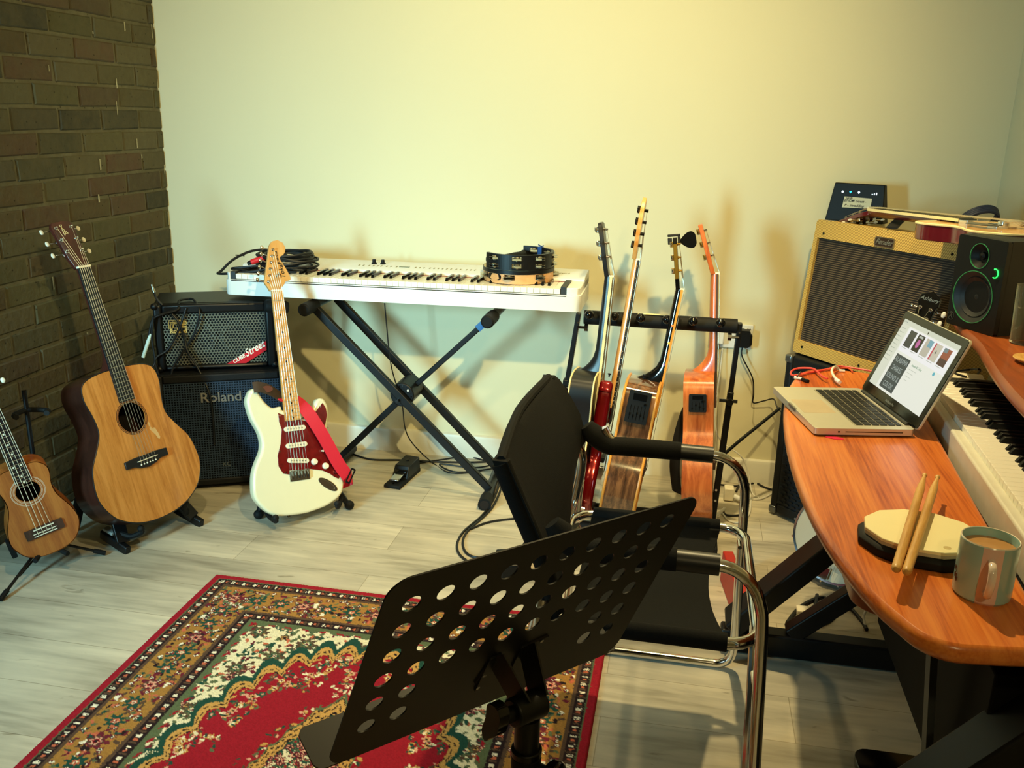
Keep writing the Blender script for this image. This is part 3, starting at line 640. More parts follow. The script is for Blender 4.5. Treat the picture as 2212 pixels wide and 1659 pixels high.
def strap():
    t = thing('guitar_strap', 'bright red strap looped over the cream white electric guitar', 'strap', (.859, -.750, .1755), R3(47.7, -18, 3.9), s=.972)
    def ribbon(pts, w0, nrm, name, mat, wd=.0016):
        P = cat(pts, 6); N_ = [Vector(q) for q in cat(nrm, 6)]; rings = []
        for i, q in enumerate(P):
            d = (P[min(i+1, len(P)-1)]-P[max(i-1, 0)]).normalized(); n = N_[i]; n = (n-d*n.dot(d)).normalized(); s_ = d.cross(n)
            rings.append([q+s_*w0/2+n*wd, q-s_*w0/2+n*wd, q-s_*w0/2-n*wd, q+s_*w0/2-n*wd])
        return B().loft(rings).build(name, mat, t)
    Y = (0, -1, 0)
    ribbon([(-.050, .006, .275), (-.010, .020, .270), (.030, .012, .256), (.052, -.012, .215), (.084, -.022, .150), (.110, -.022, .095), (.145, -.018, .020), (.180, -.010, -.034)], .047, [(.1, -.6, 1), (.15, -.8, .8), (.3, -1, .4), Y, Y, Y, Y, Y], 'webbing', STRAP)
    ribbon([(.182, -.008, -.036), (.206, .010, -.045), (.200, .030, -.052), (.172, .036, -.060)], .042, [Y, (1, -.4, 0), (1, .6, 0), (0, 1, 0)], 'webbing_end', STRAP)
    m = T(.190, -.013, -.034) @ Matrix.Rotation(D(33), 4, 'Y')
    B(m).prism(rrect(-.009, .009, -.029, .029, .004), -.004, .001, [rrect(-.005, .005, -.023, .023, .002)[::-1]], 'xz').build('buckle', BLK, t, .001)
    ribbon([(-.132, -.004, .318), (-.112, -.008, .318), (-.078, -.004, .306), (-.048, .006, .288), (-.028, .012, .272)], .040, [(-.1, -1, .5)]*3 + [(.1, -1, .6)]*2, 'leather_end', LEA, .0022)
    B(T(-.085, -.009, .308) @ Matrix.Rotation(D(-12), 4, 'X')).prism(circ(0, 0, .020, 20, .012), -.002, .001).build('leather_patch', M('red_brown_leather', '#5a2a20', .55, var=.2), t)
strap()

# ---- guitars on the rack, all seen edge on
def black_archtop():
    t = thing('hollow_body_guitar', 'satin black hollow body guitar with cream binding, leftmost on the rack', 'guitar', (1.842, -.627, .253), R3(88, 2.5, 8.2), group='guitars on the rack')
    h = [(x*.93, z) for x, z in AC_H]; o = outl(sym(h)); hollow(t, o, .078, BLKL, BLKL, None, None, BND)
    fb = neck_obj(t, .635, .318, .175, .043, .056, .078, .95, EBY, BLKL, 20, None, .008)
    for sx in (-1, 1): B().loft([[(sx*w_, y, z) for w_, y in ((a, -.0095), (a+.0016, -.0095), (a+.0016, -.001), (a, -.001))] for a, z in ((.0215, .635), (.028, .175))]).build('fretboard_binding', BND, fb)
    B().box(-.0215, .0215, -.014, .002, .633, .638).build('nut', CRM, t)
    m, ps = head33(t, .636, BLKL, None, NIC, L=.17, wt=.078, metal=CHR)
    for z in (.12, .055): B().prism(rrect(-.035, .035, z-.018, z+.018, .003), -.012, .001).build('pickup', CHR, t, .0015)
    B().prism(rrect(-.045, .045, -.006, .006, .004), -.018, 0).build('bridge', CHR, t, .001)
    B().prism(rrect(-.02, .02, -.16, -.05, .004), -.012, -.009).build('tailpiece', CHR, t, .001)
    for x, z in ((.10, -.05), (.10, -.10), (.13, -.03), (.13, -.08)): B(T(x, 0, z)).cyl((0, -.018, 0), (0, 0, 0), .010, .012, 16).build('control_knob', BLKG, t)
    for z in (-.12, -.145): B().cyl((-.10-.02*(z+.12), -.014, z), (-.10-.02*(z+.12), 0, z), .006, .008, 12).build('control_knob', CHR, t)
    B().prism(ccw([(-.03, .17), (-.075, .13), (-.08, .04), (-.05, .02), (-.035, .03)]), -.010, -.008).build('pickguard', BLKG, t)
    strings(t, ps, lin(-.0175, .0175, 6), .635, lin(-.026, .026, 6), -.0145, -.019, STR, ztail=-.06, ytail=-.012)
black_archtop()
def red_bass():
    t = thing('bass_guitar', 'candy red solid body bass guitar with long maple neck on the rack', 'guitar', (1.879, -.569, .221), R3(88, 5.8, 8), group='guitars on the rack', s=.836)
    S_ = 1.06; o = [(x*S_, z*S_-.03) for x, z in ST_O]; o = [(x-.012 if z > .25 else x, z+.085 if (x < -.09 and z > .22) else z) for x, z in o]
    rounded_body(outl(o, 4), .052, .016).build('body', REDM, t, ang=60)
    sc = .86
    fb = neck_obj(t, sc, .27, .20, .040, .062, .03, 0, EBY, MPL, 21, None, .007)
    b = B()
    for k in range(1, 21): z = sc*2**(-(k-.5)/12); b.cyl((-.0205-.011*(sc-z)/.66, -.005, z), (-.0225-.011*(sc-z)/.66, -.005, z), .0015, n=6)
    each(b, 'side_dot', CRM, t)
    B().box(-.02, .02, -.011, .002, sc-.002, sc+.004).build('nut', CRM, t)
    hp = [(-.020, sc), (.020, sc), (.028, sc+.03), (.040, sc+.07), (.028, sc+.11), (.036, sc+.17), (.03, sc+.225), (.0, sc+.24), (-.03, sc+.215), (-.045, sc+.17), (-.05, sc+.06), (-.03, sc+.02)]
    B().prism(ccw(hp), .006, .022).build('headstock', MPL, t, .002)
    ps = []
    for i in range(4):
        x, z = -.028+.004*i, sc+.055+.045*i; ps.append((x, -.004, z))
        b = B(T(x, .006, z)); b.cyl((0, -.016, 0), (0, .004, 0), .0065, n=14); b.box(-.012, .012, .016, .024, -.014, .014); b.cyl((0, .021, 0), (-.036, .021, 0), .0035, n=8); o2 = b.build('tuning_peg', BLKG, t)
        b = B(T(x-.044, .027, z)); b.prism(ccw([(-.012, -.006), (-.004, -.014), (.004, -.006), (.006, 0), (.004, .006), (-.004, .014), (-.012, .006)]), -.003, .003); b.build('peg_button', BLKG, o2, .0015)
    for z in (.12, .05): B().prism(rrect(-.038, .038, z-.012, z+.012, .003), -.008, .001).build('pickup', BLK, t, .001)
    B().prism(rrect(-.035, .035, -.035, .02, .003), -.010, 0).build('bridge', CHR, t, .001)
    B().lathe([(.003, 0), (.003, .006), (.007, .010), (.007, .012), (.0005, .014)], 14, T(-.150, .021, .405)).build('strap_button', BLK, t)
    strings(t, ps, lin(-.015, .015, 4), sc, lin(-.026, .026, 4), -.011, -.014, STR, .0009, ztail=-.02, ytail=-.009)
red_bass()
def preamp(t, x, z, w_, h_, depth, name='preamp', rot=0, sliders=5):
    # on the rib facing -x: a plate in the y,z plane
    b = B(T(x, depth/2, z) @ Matrix.Rotation(D(rot), 4, 'Y')); b.prism(rrect(-w_/2, w_/2, -h_/2, h_/2, .004), -.006, .004, (), 'yz'); o = b.build(name, BLKM, t, .0015)
    b = B(T(x, depth/2, z) @ Matrix.Rotation(D(rot), 4, 'Y'))
    b.box(-.009, -.006, -w_*.3, w_*.3, h_*.22, h_*.42)
    for i in range(sliders): yy = -w_*.32+w_*.64*i/(sliders-1); b.box(-.010, -.006, yy-.002, yy+.002, -h_*.32+.005*(i % 3), -h_*.24+.005*(i % 3)); b.box(-.0068, -.006, yy-.0008, yy+.0008, -h_*.4, h_*.05)
    b.cyl((-.013, -w_*.28, h_*.12), (-.006, -w_*.28, h_*.12), .004, n=10); b.build('sliders', BLKG, o)
def walnut():
    t = thing('acoustic_guitar', 'walnut sided acoustic guitar with orange binding and side preamp, on the rack', 'guitar', (2.021, -.600, .242), R3(88, 7.2, 8.1), group='guitars on the rack', s=.955)
    o = outl(sym(AC_H)); hollow(t, o, .112, SPR, WLN, (0, .157, .049), ([(.051, .056)], EBY), None)
    for y in (.001, .111): B().tube([(x, y, z) for x, z in scale_out(ccw(o), .0002)], .0048, 8, closed=True).build('binding', BORD, t)
    fb = neck_obj(t, .645, .322, .20, .044, .057, .1, .95, RSW, BLK2, 20, None, .007)
    B().loft([[(-w_, y, z) for w_, y in ((a, -.0085), (a+.0022, -.0085), (a+.0022, -.001), (a, -.001))] for a, z in ((.022, .645), (.0285, .20))]).build('fretboard_binding', BORD, fb)
    B().box(-.022, .022, -.0125, .002, .643, .649).build('nut', CRM, t)
    B().prism(ccw([(-.08, .0), (-.08, .026), (.08, .026), (.08, .0), (0, -.012)]), -.008, 0).build('bridge', RSW, t, .002)
    m, ps = head33(t, .646, BLK2, None, CHR, L=.17, wt=.072, metal=GOLD, tilt=-15)
    b = B(m); b.box(-.0375, -.0355, .000, .012, .035, .150)
    b.build('gold_tuner_plate', GOLD, t)
    strings(t, ps, lin(-.0175, .0175, 6), .647, lin(-.027, .027, 6), -.0125, -.012, STR, zs=.014, ztail=.004, ytail=-.008)
    preamp(t, -.1425, .243, .074, .108, .112, rot=3)
    B().lathe([(.0025, 0), (.0025, .006), (.006, .010), (.006, .013), (.0005, .014)], 12, T(-.030, .060, .326)).build('strap_button', BLK, t)
    for z, c in ((.52, '#e07a3a'), (.46, '#d9c24a'), (.385, '#7a5aa8')): B().ball((-.0255, .002, z), .0045, 10, (.5, 1, 1)).build('coloured_sticker', M('sticker_'+c[1:], c, .5), t)
    # clip-on tuner
    u = thing('clip_on_tuner', 'black heart shaped tuner clipped to the walnut guitar headstock', 'tuner', (2.021, -.600, .242), R3(88, 7.2, 8.1), s=.955)
    b = B(m); b.box(-.012, .012, -.012, -.003, .148, .176); b.box(-.012, .012, .016, .030, .150, .172); b.box(-.012, .012, -.012, .030, .176, .184); b.build('clip', BLKM, u, .002)
    b = B(m @ T(-.012, -.045, .160) @ Matrix.Rotation(D(90), 4, 'Z')); hh = [(0, -.030), (.022, -.010), (.028, .010), (.018, .022), (0, .024), (-.018, .022), (-.028, .010), (-.022, -.010)]
    b = B(m @ T(-.006, -.040, .160) @ Matrix.Rotation(D(90), 4, 'Z') @ Matrix.Rotation(D(-85), 4, 'Y')); b.prism(ccw(outl(hh, 3)), -.006, .006); b.build('display', BLKG, u, .002)
    B(m).cyl((-.004, -.012, .162), (-.006, -.026, .160), .004, n=10).build('arm', BLKM, u)
walnut()
def orange():
    t = thing('acoustic_guitar', 'glossy orange mahogany acoustic guitar with control panel, rightmost on the rack', 'guitar', (2.253, -.5, .25), R3(88, -4.1, 8.1), group='guitars on the rack')
    o = outl(sym(AC_H)); hollow(t, o, .096, SPR, ORM, (0, .157, .049), ([(.051, .056)], EBY), None)
    neck_obj(t, .645, .322, .20, .044, .057, .09, .9, RSW, ORM, 20, None, .007)
    B().box(-.022, .022, -.0125, .002, .643, .649).build('nut', CRM, t)
    B().prism(ccw([(-.08, .0), (-.08, .026), (.08, .026), (.08, .0), (0, -.012)]), -.008, 0).build('bridge', RSW, t, .002)
    m, ps = head33(t, .646, ORM, None, GOLD, L=.165, wt=.070, metal=CHR, tilt=-15)
    strings(t, ps, lin(-.0175, .0175, 6), .647, lin(-.027, .027, 6), -.0125, -.012, STR, zs=.014, ztail=.004, ytail=-.008)
    preamp(t, -.1425, .232, .056, .058, .100, rot=2, sliders=4)
orange()
b = B(); s_ = [(2.185, -.50, .50), (2.150, -.53, .44), (2.128, -.56, .34), (2.125, -.57, .25), (2.14, -.56, .16)]
b.tube(s_, .026, 10, 5, flat=.12); tag(b.build('guitar_strap', M('black_webbing', '#121416', .8)), 'wide black strap hanging behind the orange mahogany guitar on the rack', 'strap')
# ================================================================== stands under the instruments
GREY = M('grey_rubber_pad', '#8d938f', .6, var=.1)
def a_stand(label, feet, apex, back, tips, r=.010, pads=None, flat=False):
    t = thing('guitar_stand', label, 'guitar stand', ((feet[0][0]+feet[1][0])/2, (feet[0][1]+feet[1][1])/2, 0)); W_ = t.matrix_world.inverted(); L = lambda q: W_ @ Vector(q)
    ap = Vector(apex); side = (Vector(feet[1])-Vector(feet[0])).normalized()
    for i, (f, bk, tp) in enumerate(zip(feet, back, tips)):
        sg = -1 if i == 0 else 1; a2 = ap+side*.035*sg; f = Vector(f)+Vector((0, 0, r)); bk = Vector(bk)+Vector((0, 0, r))
        b = B()
        if flat: b.bar(L(a2), L(f+(a2-f)*.06), .014, .042, side)
        else: b.tube([L(a2), L(f)], r, 10)
        b.build('front_leg', BLKM, t, .003 if flat else 0)
        b = B()
        if flat: b.bar(L(a2), L(bk), .012, .034, side)
        else: b.tube([L(a2), L(bk)], r*.85, 10)
        b.build('rear_leg', BLKM, t)
        if flat:
            b = B(); d = (f-bk).normalized(); b.bar(L(f-d*.11+Vector((0, 0, .028))), L(f+d*.015-Vector((0, 0, .002))), .020, .030); b.build('foot', BLKM, t, .004)
            B().bar(L(f-d*.09+Vector((0, 0, .052))), L(f-d*.045+Vector((0, 0, .044))), .022, .010).build('pad', GREY, t, .002)
        else: B().ball(L(f+Vector((0, 0, .006))), .018, 14, (1, 1, .95)).build('rubber_foot', RUB, t)
        tp = Vector(tp); m_ = f+(a2-f)*.14
        b = B(); b.tube([L(m_), L((m_+tp)/2+Vector((0, 0, -.018))), L(tp+Vector((0, 0, -.012))), L(tp)], r*.8, 8, 4); b.ball(L(tp), .0115, 12); b.build('cradle_arm', RUB, t)
    B().bar(L(ap-side*.045), L(ap+side*.045), .03, .05).build('hinge', BLKM, t, .006)
    return t
GA = Matrix.Translation((.444, -.988, .264)) @ R3(71.4, -18.3, -.6)
GS = Matrix.Translation((.859, -.750, .1755)) @ R3(47.7, -18, 3.9) @ Matrix.Scale(.972, 4)
a_stand('black folding A-frame stand with grey pads under the natural acoustic guitar', [(.416, -1.105, 0), (.539, -.867, 0)], GA @ Vector((0, .17, .12)), [(.17, -1.02, 0), (.29, -.79, 0)], [GA @ Vector((-.08, .02, -.192)), GA @ Vector((.10, .02, -.182))], .011, flat=True)
a_stand('black tube stand with round rubber tips under the cream white electric guitar', [(.711, -.768, 0), (.988, -.619, 0)], GS @ Vector((.0, .10, .17)), [(.62, -.56, 0), (.86, -.44, 0)], [GS @ Vector((-.105, -.012, -.138)), GS @ Vector((.128, -.012, -.126))], .0105)
def uke_stand():
    t = thing('instrument_stand', 'black folding tripod stand under the small ukulele', 'stand', (.25, -1.25, 0)); L = lambda *q: Vector(q)-Vector((.25, -1.25, 0))
    hub = (.235, -1.235, .085)
    for e in ((.366, -1.137, .008), (.252, -1.462, .008), (.07, -1.12, .008)):
        b = B(); b.tube([L(*hub), L(*e)], .0045, 8); o = b.build('leg', BLKM, t); d = (Vector(e)-Vector(hub)).normalized(); B().cyl(L(*(Vector(e)-d*.035)), L(*e), .0075, n=10).build('rubber_foot', RUB, o)
        if e[1] < -1.3: b = B(); b.tube([L(hub[0], hub[1], hub[2]-.02), L(e[0]-.012, e[1]+.10, .03)], .003, 6); b.build('brace', BLKM, t)
    B().cyl(L(.235, -1.235, .07), L(.215, -1.215, .56), .007, n=10).build('upright', BLKM, t)
    B().cyl(L(.235, -1.235, .06), L(.235, -1.235, .11), .014, n=12).build('hub', BLKM, t)
    for s in (-1, 1):
        q = Vector((.28, -1.275, .068)); d = Vector((.69, .72, 0))*s
        B().tube([L(.235, -1.235, .085), L(*(q+d*.03)), L(*(q+d*.045+Vector((.02, -.02, -.004))))], .0075, 8, 3).build('cradle_arm', RUB, t)
    for s in (-1, 1): B().tube([L(.215, -1.215, .50), L(.245+.03*s, -1.235+.03*s, .50), L(.275+.028*s, -1.27+.028*s, .505)], .008, 8, 3).build('neck_holder', RUB, t)
uke_stand()
def rack():
    t = thing('guitar_rack', 'black steel guitar rack holding four guitars in front of the wall', 'rack', (2.03, -.45, 0)); L = lambda x, y, z: Vector((x-2.03, y+.45, z))
    B().tube([L(1.785, -.45, .722), L(2.292, -.45, .723)], .024, 14).build('padded_bar', RUB, t)
    for px, py in ((1275, 672), (1329, 677), (1385, 683), (1441, 687), (1497, 692), (1556, 697)):
        q = at(px, py, 'y', -.475); b = B(); b.cyl(L(q.x, -.47, .735), L(q.x, -.50, .742), .009, n=12); b.ball(L(q.x, -.505, .743), .0155, 14); b.build('divider_knob', BLKG, t)
    B().box(*[v for a, c_ in zip(L(1.965, -.462, .7462), L(2.075, -.448, .7477)) for v in (a, c_)]).build('pale_sticker', M('pale_sticker', '#d6cfa4', .5, var=.4, scale=90), t)
    for x0, x1 in ((1.766, 1.690), (2.300, 2.270)):
        b = B(); b.bar(L(x0, -.45, .735), L((x0+x1)/2+.004, -.455, .45), .016, .030, (0, 1, 0)); b.build('post_upper', BLKM, t, .002)
        b = B(); b.bar(L((x0+x1)/2+.006, -.455, .50), L(x1, -.46, .03), .020, .034, (0, 1, 0)); o = b.build('post_lower', BLKM, t, .002)
        b = B(); b.cyl(L((x0+x1)/2+.004, -.49, .47), L((x0+x1)/2+.004, -.47, .47), .012, n=12); b.cyl(L((x0+x1)/2-.03, -.47, .47), L((x0+x1)/2+.03, -.47, .47), .006, n=10); b.build('height_knob', BLKG, t)
        b = B(); kx = x0+.03 if x0 < 2 else x0-.03; b.cyl(L(kx, -.47, .69), L(x0, -.47, .69), .005, n=8); b.cyl(L(kx-.006, -.47, .69), L(kx+.006, -.47, .69), .013, n=8); b.build('side_knob', BLKG, t)
        B().cyl(L(x0, -.468, .705), L(x0, -.466, .705), .003, n=8).build('bolt', CHR, t)
        B().bar(L(x1, -.70, .018), L(x1, -.20, .018), .024, .03).build('foot', BLKM, t, .003)
        b = B(); 
        for z in (.15, .11): b.cyl(L(x1+.002, -.482, z), L(x1+.002, -.476, z), .0045, n=8)
        each(b, 'bolt', CHR, o)
    for y in (-.50, -.66): B().tube([L(1.692, y, .048), L(2.268, y, .048)], .018, 12).build('lower_bar', RUB, t)
rack()

# ================================================================== two small amplifiers stacked by the corner
TOLEX = M('black_tolex', '#0b0d0f', .6, var=.25, scale=300, bump=.4, spec=.3); NAVY = M('dark_grille_bars', '#24364a', .5, var=.1); CLOTH = M('speaker_backing', '#0e141b', .8)
SILV = M('silver_perforated_steel', '#8f9587', .38, .75, var=.15, scale=20); LGOLD = M('pale_gold_print', '#e3d089', .4, .2, var=0); LSIL = M('silver_lettering', '#a9b0ac', .3, .8, var=0)
REDB = M('red_badge', '#c8202e', .35, var=.05); WPR = M('white_print', '#f2ede0', .5, var=0)
def kc_amp():
    t = thing('keyboard_amplifier', 'large black square grille amplifier on the floor, under the smaller amplifier', 'amplifier', (.28, -.654, 0), R3(27))
    w_, h, d = .46, .45, .30
    b = B(); b.box(0, w_, .02, d, .02, h); b.box(0, .028, 0, .02, .02, h); b.box(w_-.028, w_, 0, .02, .02, h); b.box(.028, w_-.028, 0, .02, .02, .045); b.box(.028, w_-.028, 0, .02, h-.03, h)
    b.build('cabinet', TOLEX, t, .006)
    B().box(.028, w_-.028, .0192, .0215, .045, h-.03).build('grille_cloth', CLOTH, t)
    b = B(); x = .030
    while x < w_-.03: b.box(x, x+.0032, .004, .0065, .045, h-.03); x += .0092
    z = .048
    while z < h-.032: b.box(.028, w_-.028, .0045, .0070, z, z+.0032); z += .0092
    b.build('grille', NAVY, t, smooth=False)
    B(T(.23, .012, .21)).prism(circ(0, 0, .175, 40), 0, .004, [circ(0, 0, .165, 40)[::-1]]).build('speaker_ring', BLKM, t)
    text('front_lettering', 'Roland', .052, LSIL, t, T(.224, .003, .360) @ FRONT, 0, .002, bold=.0006)
    text('front_lettering', 'KC', .022, M('grey_print', '#5e6668', .5, var=0), t, T(.228, .003, .098) @ FRONT, 0, .001)
    for x in (.03, w_-.03):
        for y in (.03, d-.03): B().cyl((x, y, 0), (x, y, .022), .016, n=12).build('foot', RUB, t)
kc_amp()
CUM = Matrix.Translation((.265, -.599, .45)) @ R3(26) @ Matrix.Scale(1.04, 4)
def cube_amp():
    t = thing('street_amplifier', 'small black amplifier with silver honeycomb grille and red badge, on the larger amplifier', 'amplifier', (.265, -.599, .45), R3(26), s=1.04)
    w_, h, d = .40, .24, .235
    b = B(); b.box(0, w_, .018, d, .006, h); b.box(0, .028, -.004, .018, .006, h); b.box(w_-.030, w_, -.004, .018, .006, h); b.box(.028, w_-.03, -.004, .018, .006, .022); b.box(.028, w_-.03, -.004, .018, h-.034, h)
    b.build('cabinet', BLKM, t, .009, 3)
    B().box(.028, w_-.03, .0175, .0195, .02, h-.033).build('baffle', CLOTH, t)
    b = B(); r = .0062; X0, X1, Z0, Z1 = .029, w_-.031, .0225, h-.0345
    nx, nz = int((X1-X0)/(r*1.732))+1, int((Z1-Z0)/(r*1.5))+1
    for j in range(nz+1):
        for i in range(nx+1):
            cx = X0+i*r*1.732+(r*.866 if j % 2 else 0); cz = Z0+j*r*1.5
            if cx > X1+.002 or cz > Z1+.002: continue
            O = [(min(max(cx+r*math.sin(PI/3*k), X0), X1), .004, min(max(cz+r*math.cos(PI/3*k), Z0), Z1)) for k in range(6)]; I = [(cx+(q[0]-cx)*.74, .004, cz+(q[2]-cz)*.74) for q in O]; I2 = [(q[0], .0065, q[2]) for q in I]
            b.add(O+I+I2, [(k, (k+1) % 6, 6+(k+1) % 6, 6+k) for k in range(6)]+[(6+k, 6+(k+1) % 6, 12+(k+1) % 6, 12+k) for k in range(6)])
    b.build('honeycomb_grille', SILV, t, smooth=False, recalc=False)
    for x in (.145, .27): B(T(x, .0125, .115)).prism(circ(0, 0, .058, 30), 0, .003, [circ(0, 0, .042, 30)[::-1]]).build('speaker_cone', M('blue_grey_cone', '#33444c', .6), t)
    bd = [(.2318, .0215), (.3682, .099), (.3682, .0666), (.296, .0215)]
    o = B().prism(ccw(bd), -.001, .003).build('badge', REDB, t)
    m = T(.300, -.0014, .0585) @ FRONT @ Matrix.Rotation(D(29.5), 4, 'Z')
    text('badge_lettering', 'CUBE', .019, WPR, t, m @ T(-.034, -.004, 0), .2, .0004, bold=.0007); text('badge_lettering', 'Street', .037, WPR, t, m @ T(.029, -.001, 0), .45, .0004, bold=.0006, sx=.82)
    m = T(.0, -.0, 0)
    b = B(); y = .0015; x0, z1 = .048, .183
    for k in range(3):
        o_ = k*.0055; b.tube([(x0+o_, y, .1545+.0), (x0+o_, y, z1-o_), (x0+.027, y, z1-o_)], .0013, 4)
    for k in range(3):
        o_ = k*.0042; b.tube([(x0+.030, y, z1-o_), (x0+.048, y, z1-o_), (x0+.058-o_, y, z1-.008), (x0+.052-o_*.7, y, z1-.0165+o_*.5), (x0+.030, y, z1-.0165+o_*.3)], .0013, 4, 4)
    b.tube([(x0+.016, y, z1-.012), (x0+.015, y, z1-.025), (x0+.026, y, z1-.027), (x0+.058, y, z1-.027)], .0013, 4, 3); b.tube([(x0+.030, y, z1-.0215), (x0+.058, y, z1-.0215)], .0013, 4)
    b.build('logo', LGOLD, t)
    text('logo_lettering', 'Roland', .021, LGOLD, t, T(.0775, .001, .1455) @ FRONT, 0, .0006, bold=.0009, sx=.95)
    for x in (.006, w_-.006):
        for z in (.012, h-.006): B(T(x, .0, z)).ball((0, 0, 0), .013, 10).build('corner_guard', BLKM, t)
cube_amp()
def cab(name, pts, r, mat, label, cat_='cable', sm=6, plug=None, extra=None, group=None):
    b = B(); b.tube(pts, r, 8, sm); o = b.build(name, mat); tag(o, label, cat_, group or {'floor_cable': 'cables on the floor', 'instrument_cable': 'cables over the stacked amplifiers', 'socket_cable': 'cables from the wall socket', 'charging_cable': 'red cables on the desk'}.get(name)); return o
def on_cube(pts, off): return [CUM @ atm(x, y, CUM, o) for (x, y), o in zip(pts, off)]
def w(q): return tuple(q)
top = lambda x, y: CUM @ Vector((x, y, .246))
o = cab('instrument_cable', on_cube([(322, 724), (330, 690), (352, 678), (384, 668)], [-.02, -.02, -.02, -.012]) + [top(.085, .03), top(.115, .06), top(.135, .03)] + on_cube([(431, 675), (420, 720), (395, 760), (372, 800), (366, 860), (362, 900)], [-.014, -.014, -.014, -.02, -.03, -.03, ]), .0042, CABLE, 'black cable looped over the small honeycomb amplifier, ending in a white plug')
q0, q1 = on_cube([(320, 738), (309, 772)], [-.02, -.02]); b = B(); b.tube([q0+(q0-q1)*.5, q0, q1], [.005, .0065, .0062], 10); b.build('plug', M('pale_plug', '#c9e0da', .4), o)
q2 = q1+(q1-q0)*.18; B().tube([q1, q2], .003, 8).build('plug_tip', CHR, o)
o = cab('instrument_cable', [top(.012, .03)+Vector((-.005, 0, .03)), top(.020, .015)+Vector((0, 0, .004))] + on_cube([(382, 690), (398, 730), (405, 758), (430, 800), (452, 850), (460, 905), (463, 960)], [-.010, -.012, -.02, -.03, -.05, -.05, -.05]), .0042, CABLE, 'black cable with upright plug hanging down the front of both amplifiers')
B().tube([top(.012, .03)+Vector((-.006, 0, .032)), top(.008, .032)+Vector((-.012, .004, .060))], [.006, .0035], 10).build('plug', NIC, o)
cab('instrument_cable', on_cube([(402, 665), (385, 715), (362, 755), (335, 778), (345, 830)], [-.008, -.012, -.012, -.02, -.03]) + [Vector((.27, -.70, .30))], .0042, CABLE, 'black cable running diagonally across the honeycomb grille to the left corner')
cab('instrument_cable', on_cube([(331, 684), (328, 730), (335, 780), (322, 800), (308, 812)], [-.024, -.02, -.02, -.03, -.04]) + [Vector((.21, -.73, .30)), Vector((.20, -.74, .1)), Vector((.24, -.74, .01))], .0042, CABLE, 'black cable dropping down the left edge of the amplifiers behind the acoustic guitar')
# black can-shaped lamp head behind the white guitar neck, on the amplifier
t = thing('microphone', 'black round headed stand clamp behind the neck of the white electric guitar', 'clamp', at(600, 690, 'y', -.42)); 
W_ = t.matrix_world.inverted()
for (a, c), nm in ((((570, 655), (620, 663)), 'barrel'),):
    p0, p1 = at(572, 660, 'y', -.45), at(622, 665, 'y', -.40); B().tube([W_ @ p0, W_ @ (p0*.9+p1*.1), W_ @ (p0*.1+p1*.9), W_ @ p1], [.019, .024, .024, .020], 18).build('barrel', RUB, t)
B().bar(W_ @ at(612, 680, 'y', -.42), W_ @ at(604, 800, 'y', -.40), .02, .025).build('bracket', BLKM, t)

